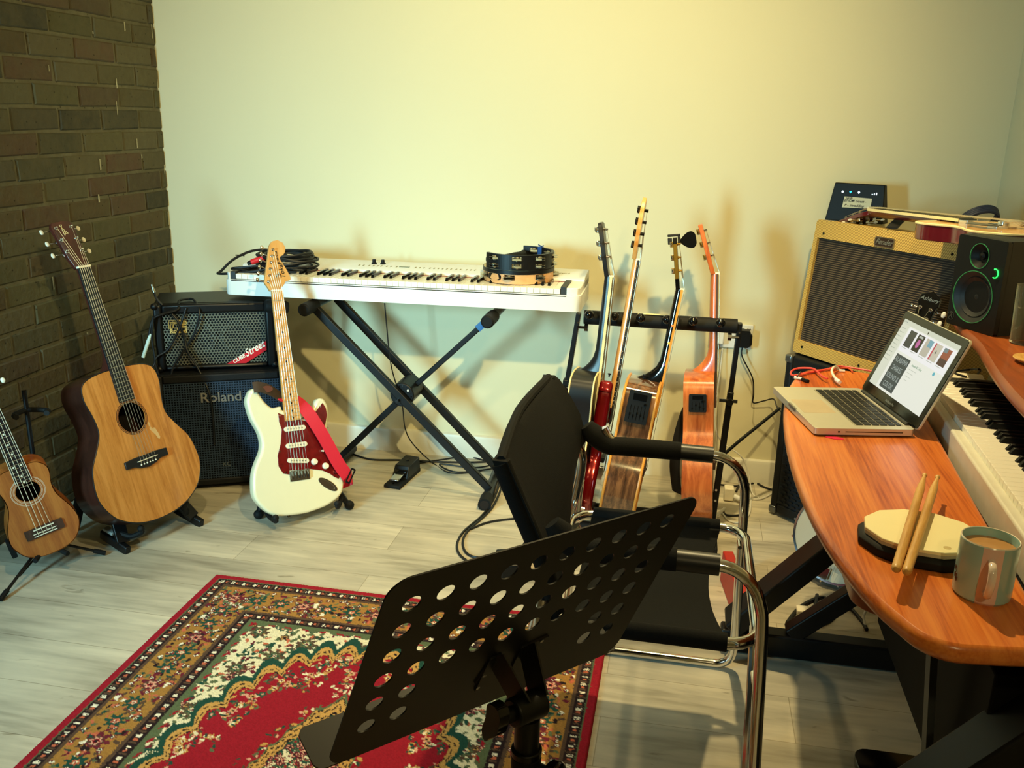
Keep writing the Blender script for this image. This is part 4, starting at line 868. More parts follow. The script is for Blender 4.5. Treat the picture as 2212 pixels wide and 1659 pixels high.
# ================================================================== stage piano on its stand
KM = Matrix.Translation((.449, -.42, .716)) @ R3(0, 0, -.6)
def piano():
    t = thing('stage_piano', 'long white digital stage piano on a black X stand against the wall', 'piano', (.449, -.42, .716), R3(0, 0, -.6)); Lx = 1.318
    # case: front panel, cheeks, bed and sloping rear panel
    b = B(); out = rrect(0, Lx, 0, .29, .03, 6)
    b.prism(out, 0, .056, (), 'xy'); b.build('case', WHT, t, .004, 3)
    b = B(); b.prism([(Lx-.050, .004), (Lx-.030, .004), (Lx-.012, .012), (Lx-.004, .03), (Lx-.004, .286), (Lx-.050, .286)], .055, .082, (), 'xy'); b.prism([(.004, .03), (.012, .012), (.020, .004), (.026, .004), (.026, .286), (.004, .286)], .055, .082, (), 'xy'); each(b, 'end_cheek', WHT, t, bevel=.003)
    b = B(); b.loft([[(x, .148, .056), (x, .148, .088), (x, .160, .094), (x, .286, .104), (x, .290, .098), (x, .290, .056)] for x in (.004, Lx-.004)]); b.build('control_panel', WHT, t, .002)
    B().box(.026, Lx-.05, .0, .15, .052, .0575).build('key_slip', WHT, t)
    B().box(.028, Lx-.052, .146, .149, .074, .0795).build('red_felt_strip', M('red_felt', '#8f1a1a', .9), t)
    for x0, x1 in ((.0265, .046), (Lx-.0705, Lx-.0505)): B().box(x0, x1, .006, .146, .057, .086).build('end_block', M('dark_grey_block', '#26292b', .5), t, .0015)
    kx0, kw = .0475, (Lx-.0720-.0475)/52; zt = .078
    for i in range(52):
        b = B(); b.box(kx0+i*kw+.0005, kx0+(i+1)*kw-.0005, .004, .146, .060, zt); b.build('white_key', IVO, t, .0008, 1)
    pat = [0, 2, 3, 5, 6]; 
    for i in range(51):
        n = (i+5) % 7                     # keyboard starts on A
        if n in (2, 6): continue
        xc = kx0+(i+1)*kw; b = B(); b.loft([[(xc-.0055, .052, zt-.002), (xc+.0055, .052, zt-.002), (xc+.0055, .146, zt-.002), (xc-.0055, .146, zt-.002)], [(xc-.0045, .060, zt+.011), (xc+.0045, .060, zt+.011), (xc+.0045, .146, zt+.011), (xc-.0045, .146, zt+.011)]]); b.build('black_key', BLKG, t, .0008, 1)
    m = T(0, .16, .094) @ Matrix.Rotation(math.atan2(.010, .126), 4, 'X')
    for x in (.52, .555): B(m @ T(x-.02, .075, 0)).lathe([(.0105, 0), (.0105, .003), (.007, .005), (.0065, .016), (.001, .017)], 16).build('knob', BLK, t)
    gp = M('grey_panel_button', '#9a9474', .5, var=0)
    for i, px in enumerate([787, 796, 808, 817, 826, 834, 846, 855, 867, 907, 916, 925, 938, 947, 956, 965, 974, 983, 994, 1003, 1016, 1025, 1034]):
        q = KM.inverted() @ at(px, 570+(px-787)*.052, 'z', .815); b = B(m); b.box(q.x-.0022, q.x+.0022, .030, .046, 0, .0012); b.build('panel_button', gp, t)
    q = KM.inverted() @ at(887, 573, 'z', .815); B(m).box(q.x-.020, q.x+.020, .034, .046, 0, .001).build('display', M('grey_green_display', '#5f6a56', .3), t)
    text('panel_lettering', 'Roland', .022, gp, t, m @ T(1.245, .050, .0005) @ Matrix.Rotation(PI, 4, 'Z') @ T(0, 0, 0) if False else m @ T(1.222, .050, .0005), 0, .0003)
    B().prism([(.0, .0), (.004, .002), (.004, .018), (.0, .02)], Lx-.001, Lx+.001, (), 'yz')
piano()
def xstand():
    t = thing('keyboard_stand', 'black steel double braced X stand carrying the white stage piano', 'stand', (1.12, -.30, 0)); L = lambda x, y, z: Vector((x-1.12, y+.30, z)); RB = RUB
    for y, a, c in ((-.40, (.785, .690), (1.458, .036)), (-.24, (.815, .690), (1.47, .040))):
        B().bar(L(a[0], y, a[1]), L(c[0], y, c[1]), .030, .022, (0, 1, 0)).build('arm', BLKM, t, .003)
    B().bar(L(1.452, -.31, .690), L(1.13, -.31, .375), .020, .024, (0, 1, 0)).build('arm', BLKM, t, .003); B().bar(L(1.13, -.31, .375), L(.805, -.31, .040), .024, .028, (0, 1, 0)).build('arm', BLKM, t, .003)
    c = at(870, 852, 'y', -.375)
    b = B(); b.cyl(L(c.x, -.385, c.z), L(c.x, -.262, c.z), .046, n=36); o = b.build('pivot_disc', BLKM, t, .004)
    b = B()
    for k in range(9): a = D(150-k*22); b.box(*sum([[v-.0015, v+.0015] for v in (c.x-1.12+.036*math.cos(a),)], []), -.0875, -.084, *[c.z+.036*math.sin(a)-.003, c.z+.036*math.sin(a)+.003])
    each(b, 'locking_notch', BLKG, o); B().cyl(L(c.x+.024, -.389, c.z+.02), L(c.x+.024, -.384, c.z+.02), .0042, n=10).build('locking_pin', WPR, o); B().cyl(L(c.x-.006, -.426, c.z-.012), L(c.x-.006, -.40, c.z-.012), .006, n=10).build('pivot_bolt', BLKG, t)
    for x0, x1, nm in ((1.462, 1.435, 'r'), (.80, .80, 'l')):
        b = B(); b.tube([L(x0, -.51, .022), L(x1, -.08, .022)], .020, 14); o = b.build('foot_tube', BLKM, t)
        rg = [L(x0+(x1-x0)*f, -.51+.43*f, .022) for f in (0, .14)]; b = B(); b.tube([rg[0]-(rg[1]-rg[0])*.08, rg[0], rg[1]], .0245, 16); b.build('rubber_sleeve', RB, o)
        B().cyl(rg[0]-(rg[1]-rg[0])*.10, rg[0]-(rg[1]-rg[0])*.07, .017, n=14).build('end_hole', DARK, o)
    for x in (.785, 1.455):
        b = B(); b.tube([L(x, -.47, .692), L(x, -.13, .692)], .016, 14); o = b.build('support_tube', BLKM, t)
        b = B(); b.tube([L(x, -.485, .690), L(x, -.48, .690), L(x, -.385, .690), L(x, -.38, .690)], [.018, .0235, .0235, .018], 16); b.build('rubber_sleeve', RB, o)
    B().bar(L(1.405, -.31, .645), L(1.385, -.31, .626), .026, .030, (0, 1, 0)).build('blue_tape', M('blue_tape', '#2f6fae', .6), t)
xstand()
def pedal():
    t = thing('sustain_pedal', 'black sustain pedal with chrome lever on the floor under the stage piano', 'pedal', (1.088, -.30, 0), R3(-6))
    B().box(-.034, .034, -.105, .10, 0, .014).build('base', RUB, t, .003)
    b = B(); b.loft([[(-.033, -.03, .012), (.033, -.03, .012), (.033, .10, .012), (-.033, .10, .012)], [(-.030, -.005, .058), (.030, -.005, .058), (.030, .098, .062), (-.030, .098, .062)]]); b.build('housing', BLKM, t, .003)
    B().bar((0, .0, .036), (0, -.085, .026), .036, .008).build('lever', CHR, t, .003); B().box(-.024, .024, -.026, -.020, .014, .048).build('lever_slot', BLKG, t)
    B().cyl((0, .05, .060), (0, .05, .063), .006, n=12).build('screw', BLKG, t)
    B().cyl((0, -.088, .013), (0, -.088, .016), .004, n=10).build('rubber_stop', BLKG, t)
pedal()
F0 = lambda x, y, z=.004: at(x, y, 'z', z)
cab('sustain_cable', [at(831, 655, 'y', -.30), at(834, 690, 'y', -.30), at(845, 790, 'y', -.30), at(868, 870, 'y', -.26), at(875, 925, 'y', -.2), at(893, 960, 'y', -.14), F0(935, 1000), F0(975, 1022), F0(1040, 1018)], .0025, CABLE, 'thin black lead hanging from the stage piano down to the floor')
cab('floor_cable', [F0(755, 978), F0(800, 992), F0(870, 994), F0(960, 998), F0(1040, 998), F0(1085, 992)], .004, CABLE, 'black cable lying along the skirting behind the sustain pedal')
cab('floor_cable', [F0(905, 1000), F0(960, 992), F0(1010, 986), F0(1060, 1002), F0(1020, 1010), F0(950, 1002), F0(990, 1020), F0(1090, 1008)], .0032, CABLE, 'tangled thin black cable on the floor inside the X stand')
cab('floor_cable', [F0(1082, 1000), F0(1080, 1040, .03), F0(1062, 1085, .01), F0(1040, 1115), F0(1000, 1150), F0(987, 1180), F0(1000, 1205), F0(1040, 1220), F0(1120, 1190), F0(1145, 1140, .02), F0(1150, 1120, .02)], .0042, CABLE, 'outer black cable looping from the X stand foot towards the black chair')
cab('floor_cable', [F0(1087, 1000), F0(1086, 1042, .03), F0(1068, 1088, .01), F0(1046, 1115), F0(1008, 1150), F0(1000, 1178), F0(1015, 1200), F0(1060, 1210), F0(1085, 1230)], .0042, CABLE, 'inner black cable looping beside the X stand foot')
cab('floor_cable', [F0(1016, 1143), F0(1060, 1127), F0(1130, 1118), F0(1170, 1112)], .0042, CABLE, 'short straight black cable running to the black chair from the floor loops')

# ---- things on the stage piano
def coil():
    t = thing('cable_coil', 'coiled black microphone cable with red connector on the left end of the stage piano', 'cable', KM @ Vector((.16, .15, .078))); W_ = t.matrix_world.inverted(); rnd = random.Random(4)
    b = B()
    for k in range(11):
        a0 = rnd.uniform(0, 6); rx, ry = rnd.uniform(.085, .135), rnd.uniform(.055, .090); cx, cy = rnd.uniform(-.012, .02), rnd.uniform(-.01, .012); z0 = .008+.0055*k; tl = rnd.uniform(-.12, .12)
        b.tube([(cx+.015+rx*math.cos(a0+2*PI*i/14), cy+ry*math.sin(a0+2*PI*i/14), z0+tl*rx*math.cos(a0+2*PI*i/14)*.6+rnd.uniform(-.002, .002)) for i in range(14)], .0045, 8, 3, closed=True)
    b.build('coils', CABLE, t)
    K = lambda px, py, y: W_ @ at(px, py, 'y', y)
    B().tube([K(600, 575, -.36), K(560, 585, -.38), K(510, 590, -.39), K(472, 591, -.38), K(478, 585, -.36), K(505, 560, -.33), K(545, 542, -.28), K(590, 540, -.24), K(620, 552, -.22)], .0048, 8, 5).build('loose_loop', CABLE, t)
    B().tube([K(640, 588, -.37), K(600, 588, -.37), K(560, 592, -.385), K(520, 583, -.37), K(500, 580, -.35), K(530, 577, -.34), K(580, 572, -.33)], .0045, 8, 5).build('loose_loop', CABLE, t)
    p0, p1 = K(542, 567, -.35), K(572, 556, -.33); B().tube([p0, p0*.95+p1*.05, p1*.95+p0*.05, p1], [.008, .0105, .0105, .008], 14).build('red_connector', M('red_plastic', '#d5242b', .4), t)
    p2 = p0+(p0-p1)*.25; B().tube([p2, p0], [.006, .009], 12).build('strain_relief', BLK, t)
    p0, p1 = K(518, 551, -.30), K(509, 551, -.30); B().tube([K(528, 552, -.30), p0, p1], [.004, .0025, .0025], 8).build('jack_tip', CHR, t)
    p0 = K(613, 563, -.34); B().ball(p0, .006, 10, (1.2, .8, .8)).build('pale_tip', CRM, t)
coil()
JNG = M('steel_jingle', '#b3ad98', .25, .9, var=.2, scale=90)
def jingle(t, m, r=.022):
    for dz in (-.0035, .0035):
        sg = 1 if dz > 0 else -1; B(m @ T(0, 0, dz)).lathe([(.001, sg*.004), (r*.35, sg*.0042), (r*.5, sg*.001), (r, 0), (r, -sg*.0006), (.001, sg*.002)], 18).build('jingle', JNG, t)
def wood_tamb():
    c = at(1120, 603, 'z', .806); c.z = .8085
    t = thing('tambourine', 'round wooden tambourine with pale skin lying on the stage piano keys', 'tambourine', c, R3(0, 0, -.6)); R = .127
    wood = WOOD('pale_birch_shell', '#c98b52', '#e6b178', 1, 'X', .4, .2, None, 20); slots = [(D(-95+i*51.4)) for i in range(7)]; N = 84
    # shell with real slots
    b = B(); H = .046; sl = lambda a: any(abs((a-s+PI) % (2*PI)-PI) < .17 for s in slots[1:]+[slots[0]] if not abs((s-D(-120)+PI) % (2*PI)-PI) < .35)
    for i in range(N):
        a0, a1 = 2*PI*i/N, 2*PI*(i+1)/N; bands = [(0, .014), (.032, H)] if sl((a0+a1)/2) else [(0, H)]
        for z0, z1 in bands:
            P = lambda a, r, z: (r*math.cos(a), r*math.sin(a), z)
            b.loft([[P(a, R, z0), P(a, R-.007, z0), P(a, R-.007, z1), P(a, R, z1)] for a in (a0, a1)], cap=True)
    b.build('shell', wood, t, recalc=False, smooth=False)
    B().lathe([(R-.001, H-.012), (R+.002, H-.012), (R+.002, H+.001), (R-.001, H+.0012)], 60, cap=False).build('black_rim_tape', BLKM, t)
    B().lathe([(.001, H), (R-.001, H), (R-.001, H+.0015), (.001, H+.0022)], 60).build('skin', M('natural_skin', '#dcc48a', .6, var=.08, scale=20), t)
    g = D(-122); b = B(Matrix.Rotation(g, 4, 'Z')); b.loft([[((R+.0015)*math.cos(a), (R+.0015)*math.sin(a), z) for a, z in [(x/ .125, zz+.022) for x, zz in rrect(-.030, .030, -.011, .011, .010)]], [((R-.004)*math.cos(a), (R-.004)*math.sin(a), z) for a, z in [(x/.125, zz+.022) for x, zz in rrect(-.030, .030, -.011, .011, .010)]]]); b.build('hand_hole', BLKG, t)
    for s in slots:
        if abs((s-D(-120)+PI) % (2*PI)-PI) < .35: continue
        jingle(t, Matrix.Rotation(s, 4, 'Z') @ T(R-.002, 0, .023))
    return c
TC = wood_tamb()
def moon_tamb():
    t = thing('half_moon_tambourine', 'black half moon tambourine with double jingles stacked on the wooden tambourine', 'tambourine', TC+Vector((-.004, .0, .0485)), R3(-24), s=1.08)
    R = .120; H = .050; a0, a1 = D(-115), D(115); N = 60; sl = [D(-95), D(-57), D(-19), D(19), D(57), D(95)]
    b = B()
    for i in range(N):
        p, q = a0+(a1-a0)*i/N, a0+(a1-a0)*(i+1)/N; m_ = (p+q)/2; bands = [(0, .006), (.020, .030), (.044, H)] if any(abs(m_-s) < .135 for s in sl) else [(0, H)]
        for z0, z1 in bands: b.loft([[((R)*math.cos(a), R*math.sin(a), z0), ((R-.009)*math.cos(a), (R-.009)*math.sin(a), z0), ((R-.009)*math.cos(a), (R-.009)*math.sin(a), z1), (R*math.cos(a), R*math.sin(a), z1)] for a in (p, q)])
    b.build('frame', BLKM, t, recalc=False, smooth=False)
    e0, e1 = (R*math.cos(a0), R*math.sin(a0)), (R*math.cos(a1), R*math.sin(a1))
    B().tube([(e0[0], e0[1]+.003, .025), (e0[0]+.028, e0[1]+.05, .025), (e0[0]+.035, 0, .025), (e1[0]+.028, e1[1]-.05, .025), (e1[0], e1[1]-.003, .025)], [.010, .014, .016, .014, .010], 12, 5).build('grip', RUB, t)
    for s in sl:
        for z in (.013, .037): jingle(t, Matrix.Rotation(s, 4, 'Z') @ T(R-.005, 0, z), .020)
    m = Matrix.Rotation(D(82), 4, 'Z'); b = B(m); b.box(R-.012, R+.0012, -.008, .008, -.001, H+.001); b.build('blue_tape', M('blue_tape_wrap', '#1c4f9c', .6), t); B(m).tube([(R-.004, -.012, H+.006), (R-.004, 0, H+.003), (R-.004, .012, H+.007)], .002, 6, 2).build('tape_ends', M('blue_tape_end', '#1c3f7c', .6), t)
moon_tamb()

# ---- double wall socket, charger and plug
t = thing('wall_socket', 'white double wall socket behind the right end of the guitar rack', 'socket', (2.302, 0, .590))
B().box(-.078, .078, -.012, 0, -.047, .047).build('face_plate', WHT, t, .004, 3)
b = B(); b.box(.045, .055, -.018, -.012, .020, .034); b.build('switch', WHT, t, .002); b = B(); b.cyl((.066, -.0135, .030), (.066, -.012, .030), .003, n=10); b.build('screw', NIC, t)
t = thing('charger', 'white plug-in charger in the left outlet of the wall socket', 'charger', (2.248, -.012, .590)); B().box(-.028, .026, -.036, 0, -.028, .024).build('body', WHT, t, .006, 3); B().tube([(0, -.02, -.028), (-.004, -.02, -.045), (-.003, -.018, -.075)], [.004, .003, .0022], 8).build('strain_relief', GREY, t)
t = thing('power_plug', 'black power plug in the right outlet of the wall socket', 'plug', (2.345, -.012, .592)); B().prism(rrect(-.026, .024, -.035, .030, .009), -.042, 0, (), 'xz').build('body', BLK, t, .004); B().prism(rrect(.010, .032, -.030, .014, .006), -.030, -.004, (), 'xz').build('grip', BLK, t, .003)
cab('socket_cable', [Vector((2.345, -.03, .558)), at(1603, 770, 'y', -.035), at(1625, 815, 'y', -.035), at(1628, 850, 'y', -.035), at(1627, 870, 'y', -.04), at(1650, 866, 'y', -.06), at(1671, 862, 'y', -.08), at(1678, 878, 'y', -.10), at(1690, 893, 'y', -.12)], .0026, CABLE, 'thin black cable running from the black plug along the wall')
cab('socket_cable', [at(1561, 752, 'y', -.03), at(1556, 800, 'y', -.04), at(1548, 860, 'y', -.08), at(1545, 920, 'y', -.08), at(1560, 955, 'y', -.08), at(1600, 985, 'y', -.08), at(1616, 1020, 'y', -.08), F0(1625, 1065), F0(1640, 1075)], .0028, WCAB, 'white cable hanging from the white charger down to the floor')
cab('straight_cable', [at(1560, 985, 'y', -.40), at(1600, 950, 'y', -.32), at(1640, 918, 'y', -.22), at(1684, 882, 'y', -.12)], .006, CABLE, 'taut black cable slanting from the rack post up to the black cabinet', sm=3)
for i, (pts, r, m_, lb) in enumerate([
    ([(1545, 1045), (1590, 1050), (1640, 1042), (1668, 1046)], .0035, CABLE, 'black cable along the floor left of the black speaker cabinet'),
    ([(1590, 1062), (1600, 1045), (1625, 1040), (1650, 1052), (1668, 1058)], .0042, CABLE, 'black cable arching over the floor tangle beside the cabinet'),
    ([(1600, 1075), (1640, 1078), (1668, 1066)], .0035, WCAB, 'white cable running along the floor to the black speaker cabinet'),
    ([(1562, 1098), (1568, 1112), (1600, 1112), (1613, 1098), (1612, 1078), (1602, 1070)], .004, CABLE, 'black cable loop on the floor by the rack foot'),
    ([(1560, 1108), (1575, 1125), (1600, 1128), (1618, 1110), (1622, 1080), (1618, 1060)], .0035, WCAB, 'white cable loop on the floor by the rack foot')]):
    cab('floor_cable', [F0(x, y) for x, y in pts], r, m_, lb)
t = thing('extension_lead', 'white plug and extension block lying on the floor behind the rack post', 'extension lead', F0(1573, 1078)); b = B(); b.box(-.018, .018, -.02, .02, 0, .05); b.build('plug_body', CRM, t, .004); B().cyl((.02, -.005, .015), (.055, -.03, .012), .010, n=12).build('connector', WHT, t); B().cyl((.055, -.03, .012), (.07, -.05, .010), .006, n=10).build('strain_relief', GREY, t)
cab('white_rod_cable', [F0(1541, 1120, .02), F0(1565, 1098, .03)], .006, WCAB, 'short stiff white cable end poking out beside the orange guitar', sm=0)
# ================================================================== black cabinet, tweed amplifier and what lies on it
TWEED = M('tweed_covering', '#c79a45', .7, var=.35, scale=900, bump=.5); TWB = M('brown_grille_cloth', '#261d16', .75, var=.2, scale=300)
def tweed_mat():
    m = M('woven_tweed', '#c49a48', .65, var=0); nt = m.node_tree; b = nt.nodes['Principled BSDF']
    tc = nt.nodes.new('ShaderNodeTexCoord'); wv = nt.nodes.new('ShaderNodeTexWave'); wv.wave_type = 'BANDS'; wv.bands_direction = 'DIAGONAL'; wv.inputs['Scale'].default_value = 95; wv.inputs['Distortion'].default_value = .4
    nt.links.new(tc.outputs['Object'], wv.inputs['Vector']); r = nt.nodes.new('ShaderNodeValToRGB'); e = r.color_ramp.elements; e[0].position = .25; e[0].color = hexc('#8f6a2c'); e[1].position = .6; e[1].color = hexc('#d9b45f')
    nt.links.new(wv.outputs['Color'], r.inputs[0]); nt.links.new(r.outputs[0], b.inputs['Base Color']); bp = nt.nodes.new('ShaderNodeBump'); bp.inputs['Strength'].default_value = .4; bp.inputs['Distance'].default_value = .001
    nt.links.new(wv.outputs['Color'], bp.inputs['Height']); nt.links.new(bp.outputs[0], b.inputs['Normal']); return m
TW = tweed_mat()
def black_cab():
    t = thing('speaker_cabinet', 'tall black speaker cabinet with steel corners under the yellow tweed amplifier', 'speaker cabinet', (2.477, -.285, 0), R3(-46)); w_, h, d = .56, .600, .30
    b = B(); b.box(0, w_, .012, d, .012, h); b.box(0, .03, 0, .02, .012, h); b.box(w_-.03, w_, 0, .02, .012, h); b.box(.03, w_-.03, 0, .02, .012, .05); b.box(.03, w_-.03, 0, .02, h-.05, h); b.build('cabinet', TOLEX, t, .008, 3)
    b = B()
    for j in range(34):
        for i in range(17):
            x = .045+i*.029+(.0145 if j % 2 else 0); z = .06+j*.0143
            if x < w_-.05: b.prism(circ(x, z, .0105, 8, .0040), -.002, .003)
    b.build('expanded_steel_grille', M('black_steel_mesh', '#23272b', .35, .6, var=0), t, smooth=False)['kind'] = 'stuff'
    B().box(.03, w_-.03, .004, .012, .05, h-.05).build('baffle', CLOTH, t)
    for x in (.012, w_-.012):
        for z in (.022, h-.012): B(T(x, .010, z)).box(-.016, .016, -.014, .020, -.016, .014).build('steel_corner', M('corner_steel', '#74787a', .3, .8), t, .008, 3)
    for x in (.05, w_-.05): B().cyl((x, .05, 0), (x, .05, .014), .018, n=14).build('foot', RUB, t)
black_cab()
TWM = Matrix.Translation((2.498, -.26, .607)) @ R3(-52.2, -5.8) @ Matrix.Scale(.96, 4)
def tweed_amp():
    t = thing('tweed_amplifier', 'yellow tweed guitar amplifier with brown grille cloth, tilted back on the black cabinet', 'amplifier', (2.498, -.26, .607), R3(-52.2, -5.8), s=.96); w_, h, d = .605, .476, .245
    gx0, gx1, gz0, gz1 = .017, w_-.017, .046, h-.062
    b = B(); b.box(0, w_, .016, d, 0, h); b.prism(rrect(0, w_, 0, h, .012), 0, .018, [rrect(gx0, gx1, gz0, gz1, .002)[::-1]]); b.build('cabinet', TW, t, .007, 3)
    B().box(gx0, gx1, .0125, .0155, gz0, gz1).build('grille_cloth', TWB, t)
    b = B(); z = gz0+.003
    while z < gz1-.002: b.box(gx0, gx1, .0105, .0130, z, z+.0018); z += .0072
    b.build('grille_ribs', M('grille_rib', '#665640', .7, var=.1), t, smooth=False)
    o = B().prism(rrect(.271, .346, .419, .448, .006), -.004, .001).build('name_badge', M('dark_badge', '#2a1d18', .35), t, .001)
    B().prism(rrect(.269, .348, .417, .450, .007), -.0045, .001, [rrect(.2725, .3445, .4205, .4465, .006)[::-1]]).build('badge_rim', NIC, t)
    text('badge_lettering', 'Fender', .024, LSIL, t, T(.308, -.0045, .4335) @ FRONT, .35, .0006, bold=.0002)
    for x, z in ((.043, .431), (.562, .431), (.0441, .025), (.3067, .022), (.562, .022)): B().cyl((x, -.002, z), (x, .002, z), .0042, n=12).build('screw', BLKG, t)
tweed_amp()
def router():
    t = thing('router', 'black triangular wifi router with handwritten label standing on the tweed amplifier', 'router', (2.610, -.072, 1.050), R3(-25, -2)); h = .125
    b = B(); b.loft([[(-.030, 0, -.006), (.168, 0, -.006), (.168, .070, -.006), (-.030, .070, -.006)], [(-.014, .012, h), (.155, .012, h), (.155, .040, h), (-.014, .040, h)]]); b.build('body', BLK, t, .003)
    m = Matrix.Rotation(-math.atan2(.012, .131), 4, 'X')
    B(m).prism([(.024, .0415), (.120, .0435), (.1205, .078), (.027, .0795)], -.0020, 0).build('paper_label', M('label_paper', '#cfcdb0', .6, var=.03), t)
    INK = M('marker_ink', '#141412', .6, var=0)
    text('handwriting', 'WiFi -', .011, INK, t, m @ T(.0470, -.0024, .0735) @ FRONT, .25, .0002, bold=.0002); text('handwriting', 'BNOM Guest -', .0120, INK, t, m @ T(.0650, -.0024, .0655) @ FRONT, .25, .0002, bold=.0002); text('handwriting', 'P - shredding', .0125, INK, t, m @ T(.0640, -.0024, .0500) @ FRONT, .3, .0002, bold=.0002)
    LW = M('white_led', '#dff1ff', .5, emit=2.2, var=0); LB = M('cyan_led', '#1fc2ff', .5, emit=2.5, var=0)
    B(m).prism(circ(.0177, .095, .0036, 14), -.002, 0).build('status_light', LW, t); B(m).prism([(.0445, .0915), (.0485, .0965), (.0465, .099), (.0425, .099), (.0405, .0965)], -.002, 0).build('status_light', LB, t); B(m).prism([(.073, .0915), (.077, .0965), (.075, .099), (.071, .099), (.069, .0965)], -.002, 0).build('status_light', LW, t)
    for i in range(3): B(m).prism(rrect(.117+.007*i, .120+.007*i, .0905, .094+.0022*i, .0008), -.002, 0).build('signal_light', LW, t)
router()
def red_guitar():
    X, Y, Z = Vector((.894, .447, -.02)), Vector((-.02, 0, -1)), Vector((-.447, .894, 0))
    zv = Vector((-.38, .921, -.035)).normalized(); xv = Vector((.92, .38, 0)); yv = zv.cross(xv); rot = Matrix((xv, yv, zv)).transposed().to_4x4()
    t = thing('small_electric_guitar', 'dark red cream bound electric guitar lying face up on the tweed amplifier', 'guitar', (2.938, -.885, 1.119), rot); CH = M('cherry_lacquer', '#5a0f1c', .2, var=.1, coat=.7); TOPM = WOOD('faded_burst_top', '#b9793a', '#dcae63', 1, 'Z', .25, .5, '#cf9a50', 30)
    o = outl([(0,-.17), (.08,-.165), (.135,-.135), (.150,-.07), (.145,-.02), (.120,.04), (.105,.09), (.110,.14), (.125,.19), (.115,.22), (.092,.212), (.07,.18), (.04,.19), (.033,.27), (0,.272), (-.05,.272), (-.095,.262), (-.122,.228), (-.126,.18), (-.108,.12), (-.104,.09), (-.120,.04), (-.150,-.02), (-.158,-.07), (-.138,-.135), (-.08,-.165)], 4)
    o = ccw(o); B().loft([[(x, y, z) for x, z in o] for y in (0, .046)]).build('body', CH, t, .002, ang=50); B().prism(scale_out(o, .0035), -.0015, .0005).build('top', TOPM, t); B().tube([(x, .001, z) for x, z in scale_out(o, .0005)], .0034, 6, closed=True).build('binding', BND, t)
    sc = .628; b = B(); b.prism([(-.0215, sc), (-.028, .175), (.028, .175), (.0215, sc)], -.014, -.008); fb = b.build('fretboard', EBY, t, .0006)
    for sx in (-1, 1): B().loft([[(sx*w_, y, z) for w_, y in ((a, -.0142), (a+.0028, -.0142), (a+.0028, -.006), (a, -.006))] for a, z in ((.0215, sc), (.028, .175))]).build('fretboard_binding', BND, fb)
    b = B(); b.box(-.022, .022, -.018, -.006, sc, sc+.005); b.build('nut', CRM, t)
    b = B()
    for k in range(1, 22): z = sc*2**(-k/12); b.cyl((-.0245-.003*(1-z/sc), -.0150, z), (.0245+.003*(1-z/sc), -.0150, z), .0008, n=5)
    each(b, 'fret', FRT, fb)
    B().loft([[(w_*math.cos(a), -.008+.022*max(0, math.sin(a))**.8, z) for a in [PI*j/10 for j in range(11)]] for w_, z in ((.0225, sc+.004), (.026, .262))]).build('neck', CH, t, ang=50)
    m = T(0, -.006, sc) @ Matrix.Rotation(D(-17), 4, 'X'); B(m).prism([(-.022, 0), (.022, 0), (.036, .04), (.040, .15), (0, .165), (-.040, .15), (-.036, .04)], 0, .014).build('headstock', CH, t, .0015)
    ps = []
    for sd in (-1, 1):
        for i in range(3): peg(t, (sd*.024, .001, .045+.04*i), sd, PEARL, CHR, M_=m, bl=.036); ps.append((sd, m @ Vector((sd*.024, -.010, .045+.04*i))))
    strings(t, [q[1] for q in ps if q[0] < 0]+[q[1] for q in ps if q[0] > 0][::-1], lin(-.017, .017, 6), sc, lin(-.026, .026, 6), -.0185, -.022, STR, ztail=-.05, ytail=-.014)
    for z in (.150, .035): B().prism(rrect(-.036, .036, z-.018, z+.018, .003), -.012, 0).build('pickup', CHR, t, .0015)
    B().prism(rrect(-.042, .042, -.012, .010, .004), -.020, -.006).build('bridge', CHR, t, .001); B().prism([(-.035, .12), (-.085, .075), (-.09, .01), (-.06, -.02), (-.045, .0), (-.04, .10)], -.011, -.0085).build('pickguard', M('smoky_pickguard', '#4a4d42', .2), t)
    for x, z in ((.075, -.04), (.105, -.10), (.04, -.12)): B(T(x, -.002, z)).cyl((0, -.020, 0), (0, 0, 0), .0085, .0095, 16).build('control_knob', M('metal_knob', '#9a968a', .3, .8), t)
red_guitar()
t = thing('cable_bundle', 'dark blue cable bundle behind the red guitar on the tweed amplifier', 'cable', (2.985, -.42, 1.045)); b = B()
for k in range(4): b.tube([(.055*math.cos(2*PI*i/12), .025*math.sin(2*PI*i/12)+.006*k, .040+.042*math.cos(2*PI*i/12+1.2)+.004*k) for i in range(12)], .006, 8, 3, closed=True)
b.build('coils', M('navy_cable', '#1b2a4a', .5), t)
b = B(); b.tube([at(1956, 468, 'z', 1.088), at(1946, 474, 'z', 1.084), at(1936, 482, 'z', 1.076), at(1927, 492, 'z', 1.068)], .018, 10, 3, flat=.2); tag(b.build('guitar_strap', M('black_strap', '#0c0e0f', .8)), 'short folded black strap under the neck of the red guitar', 'strap')

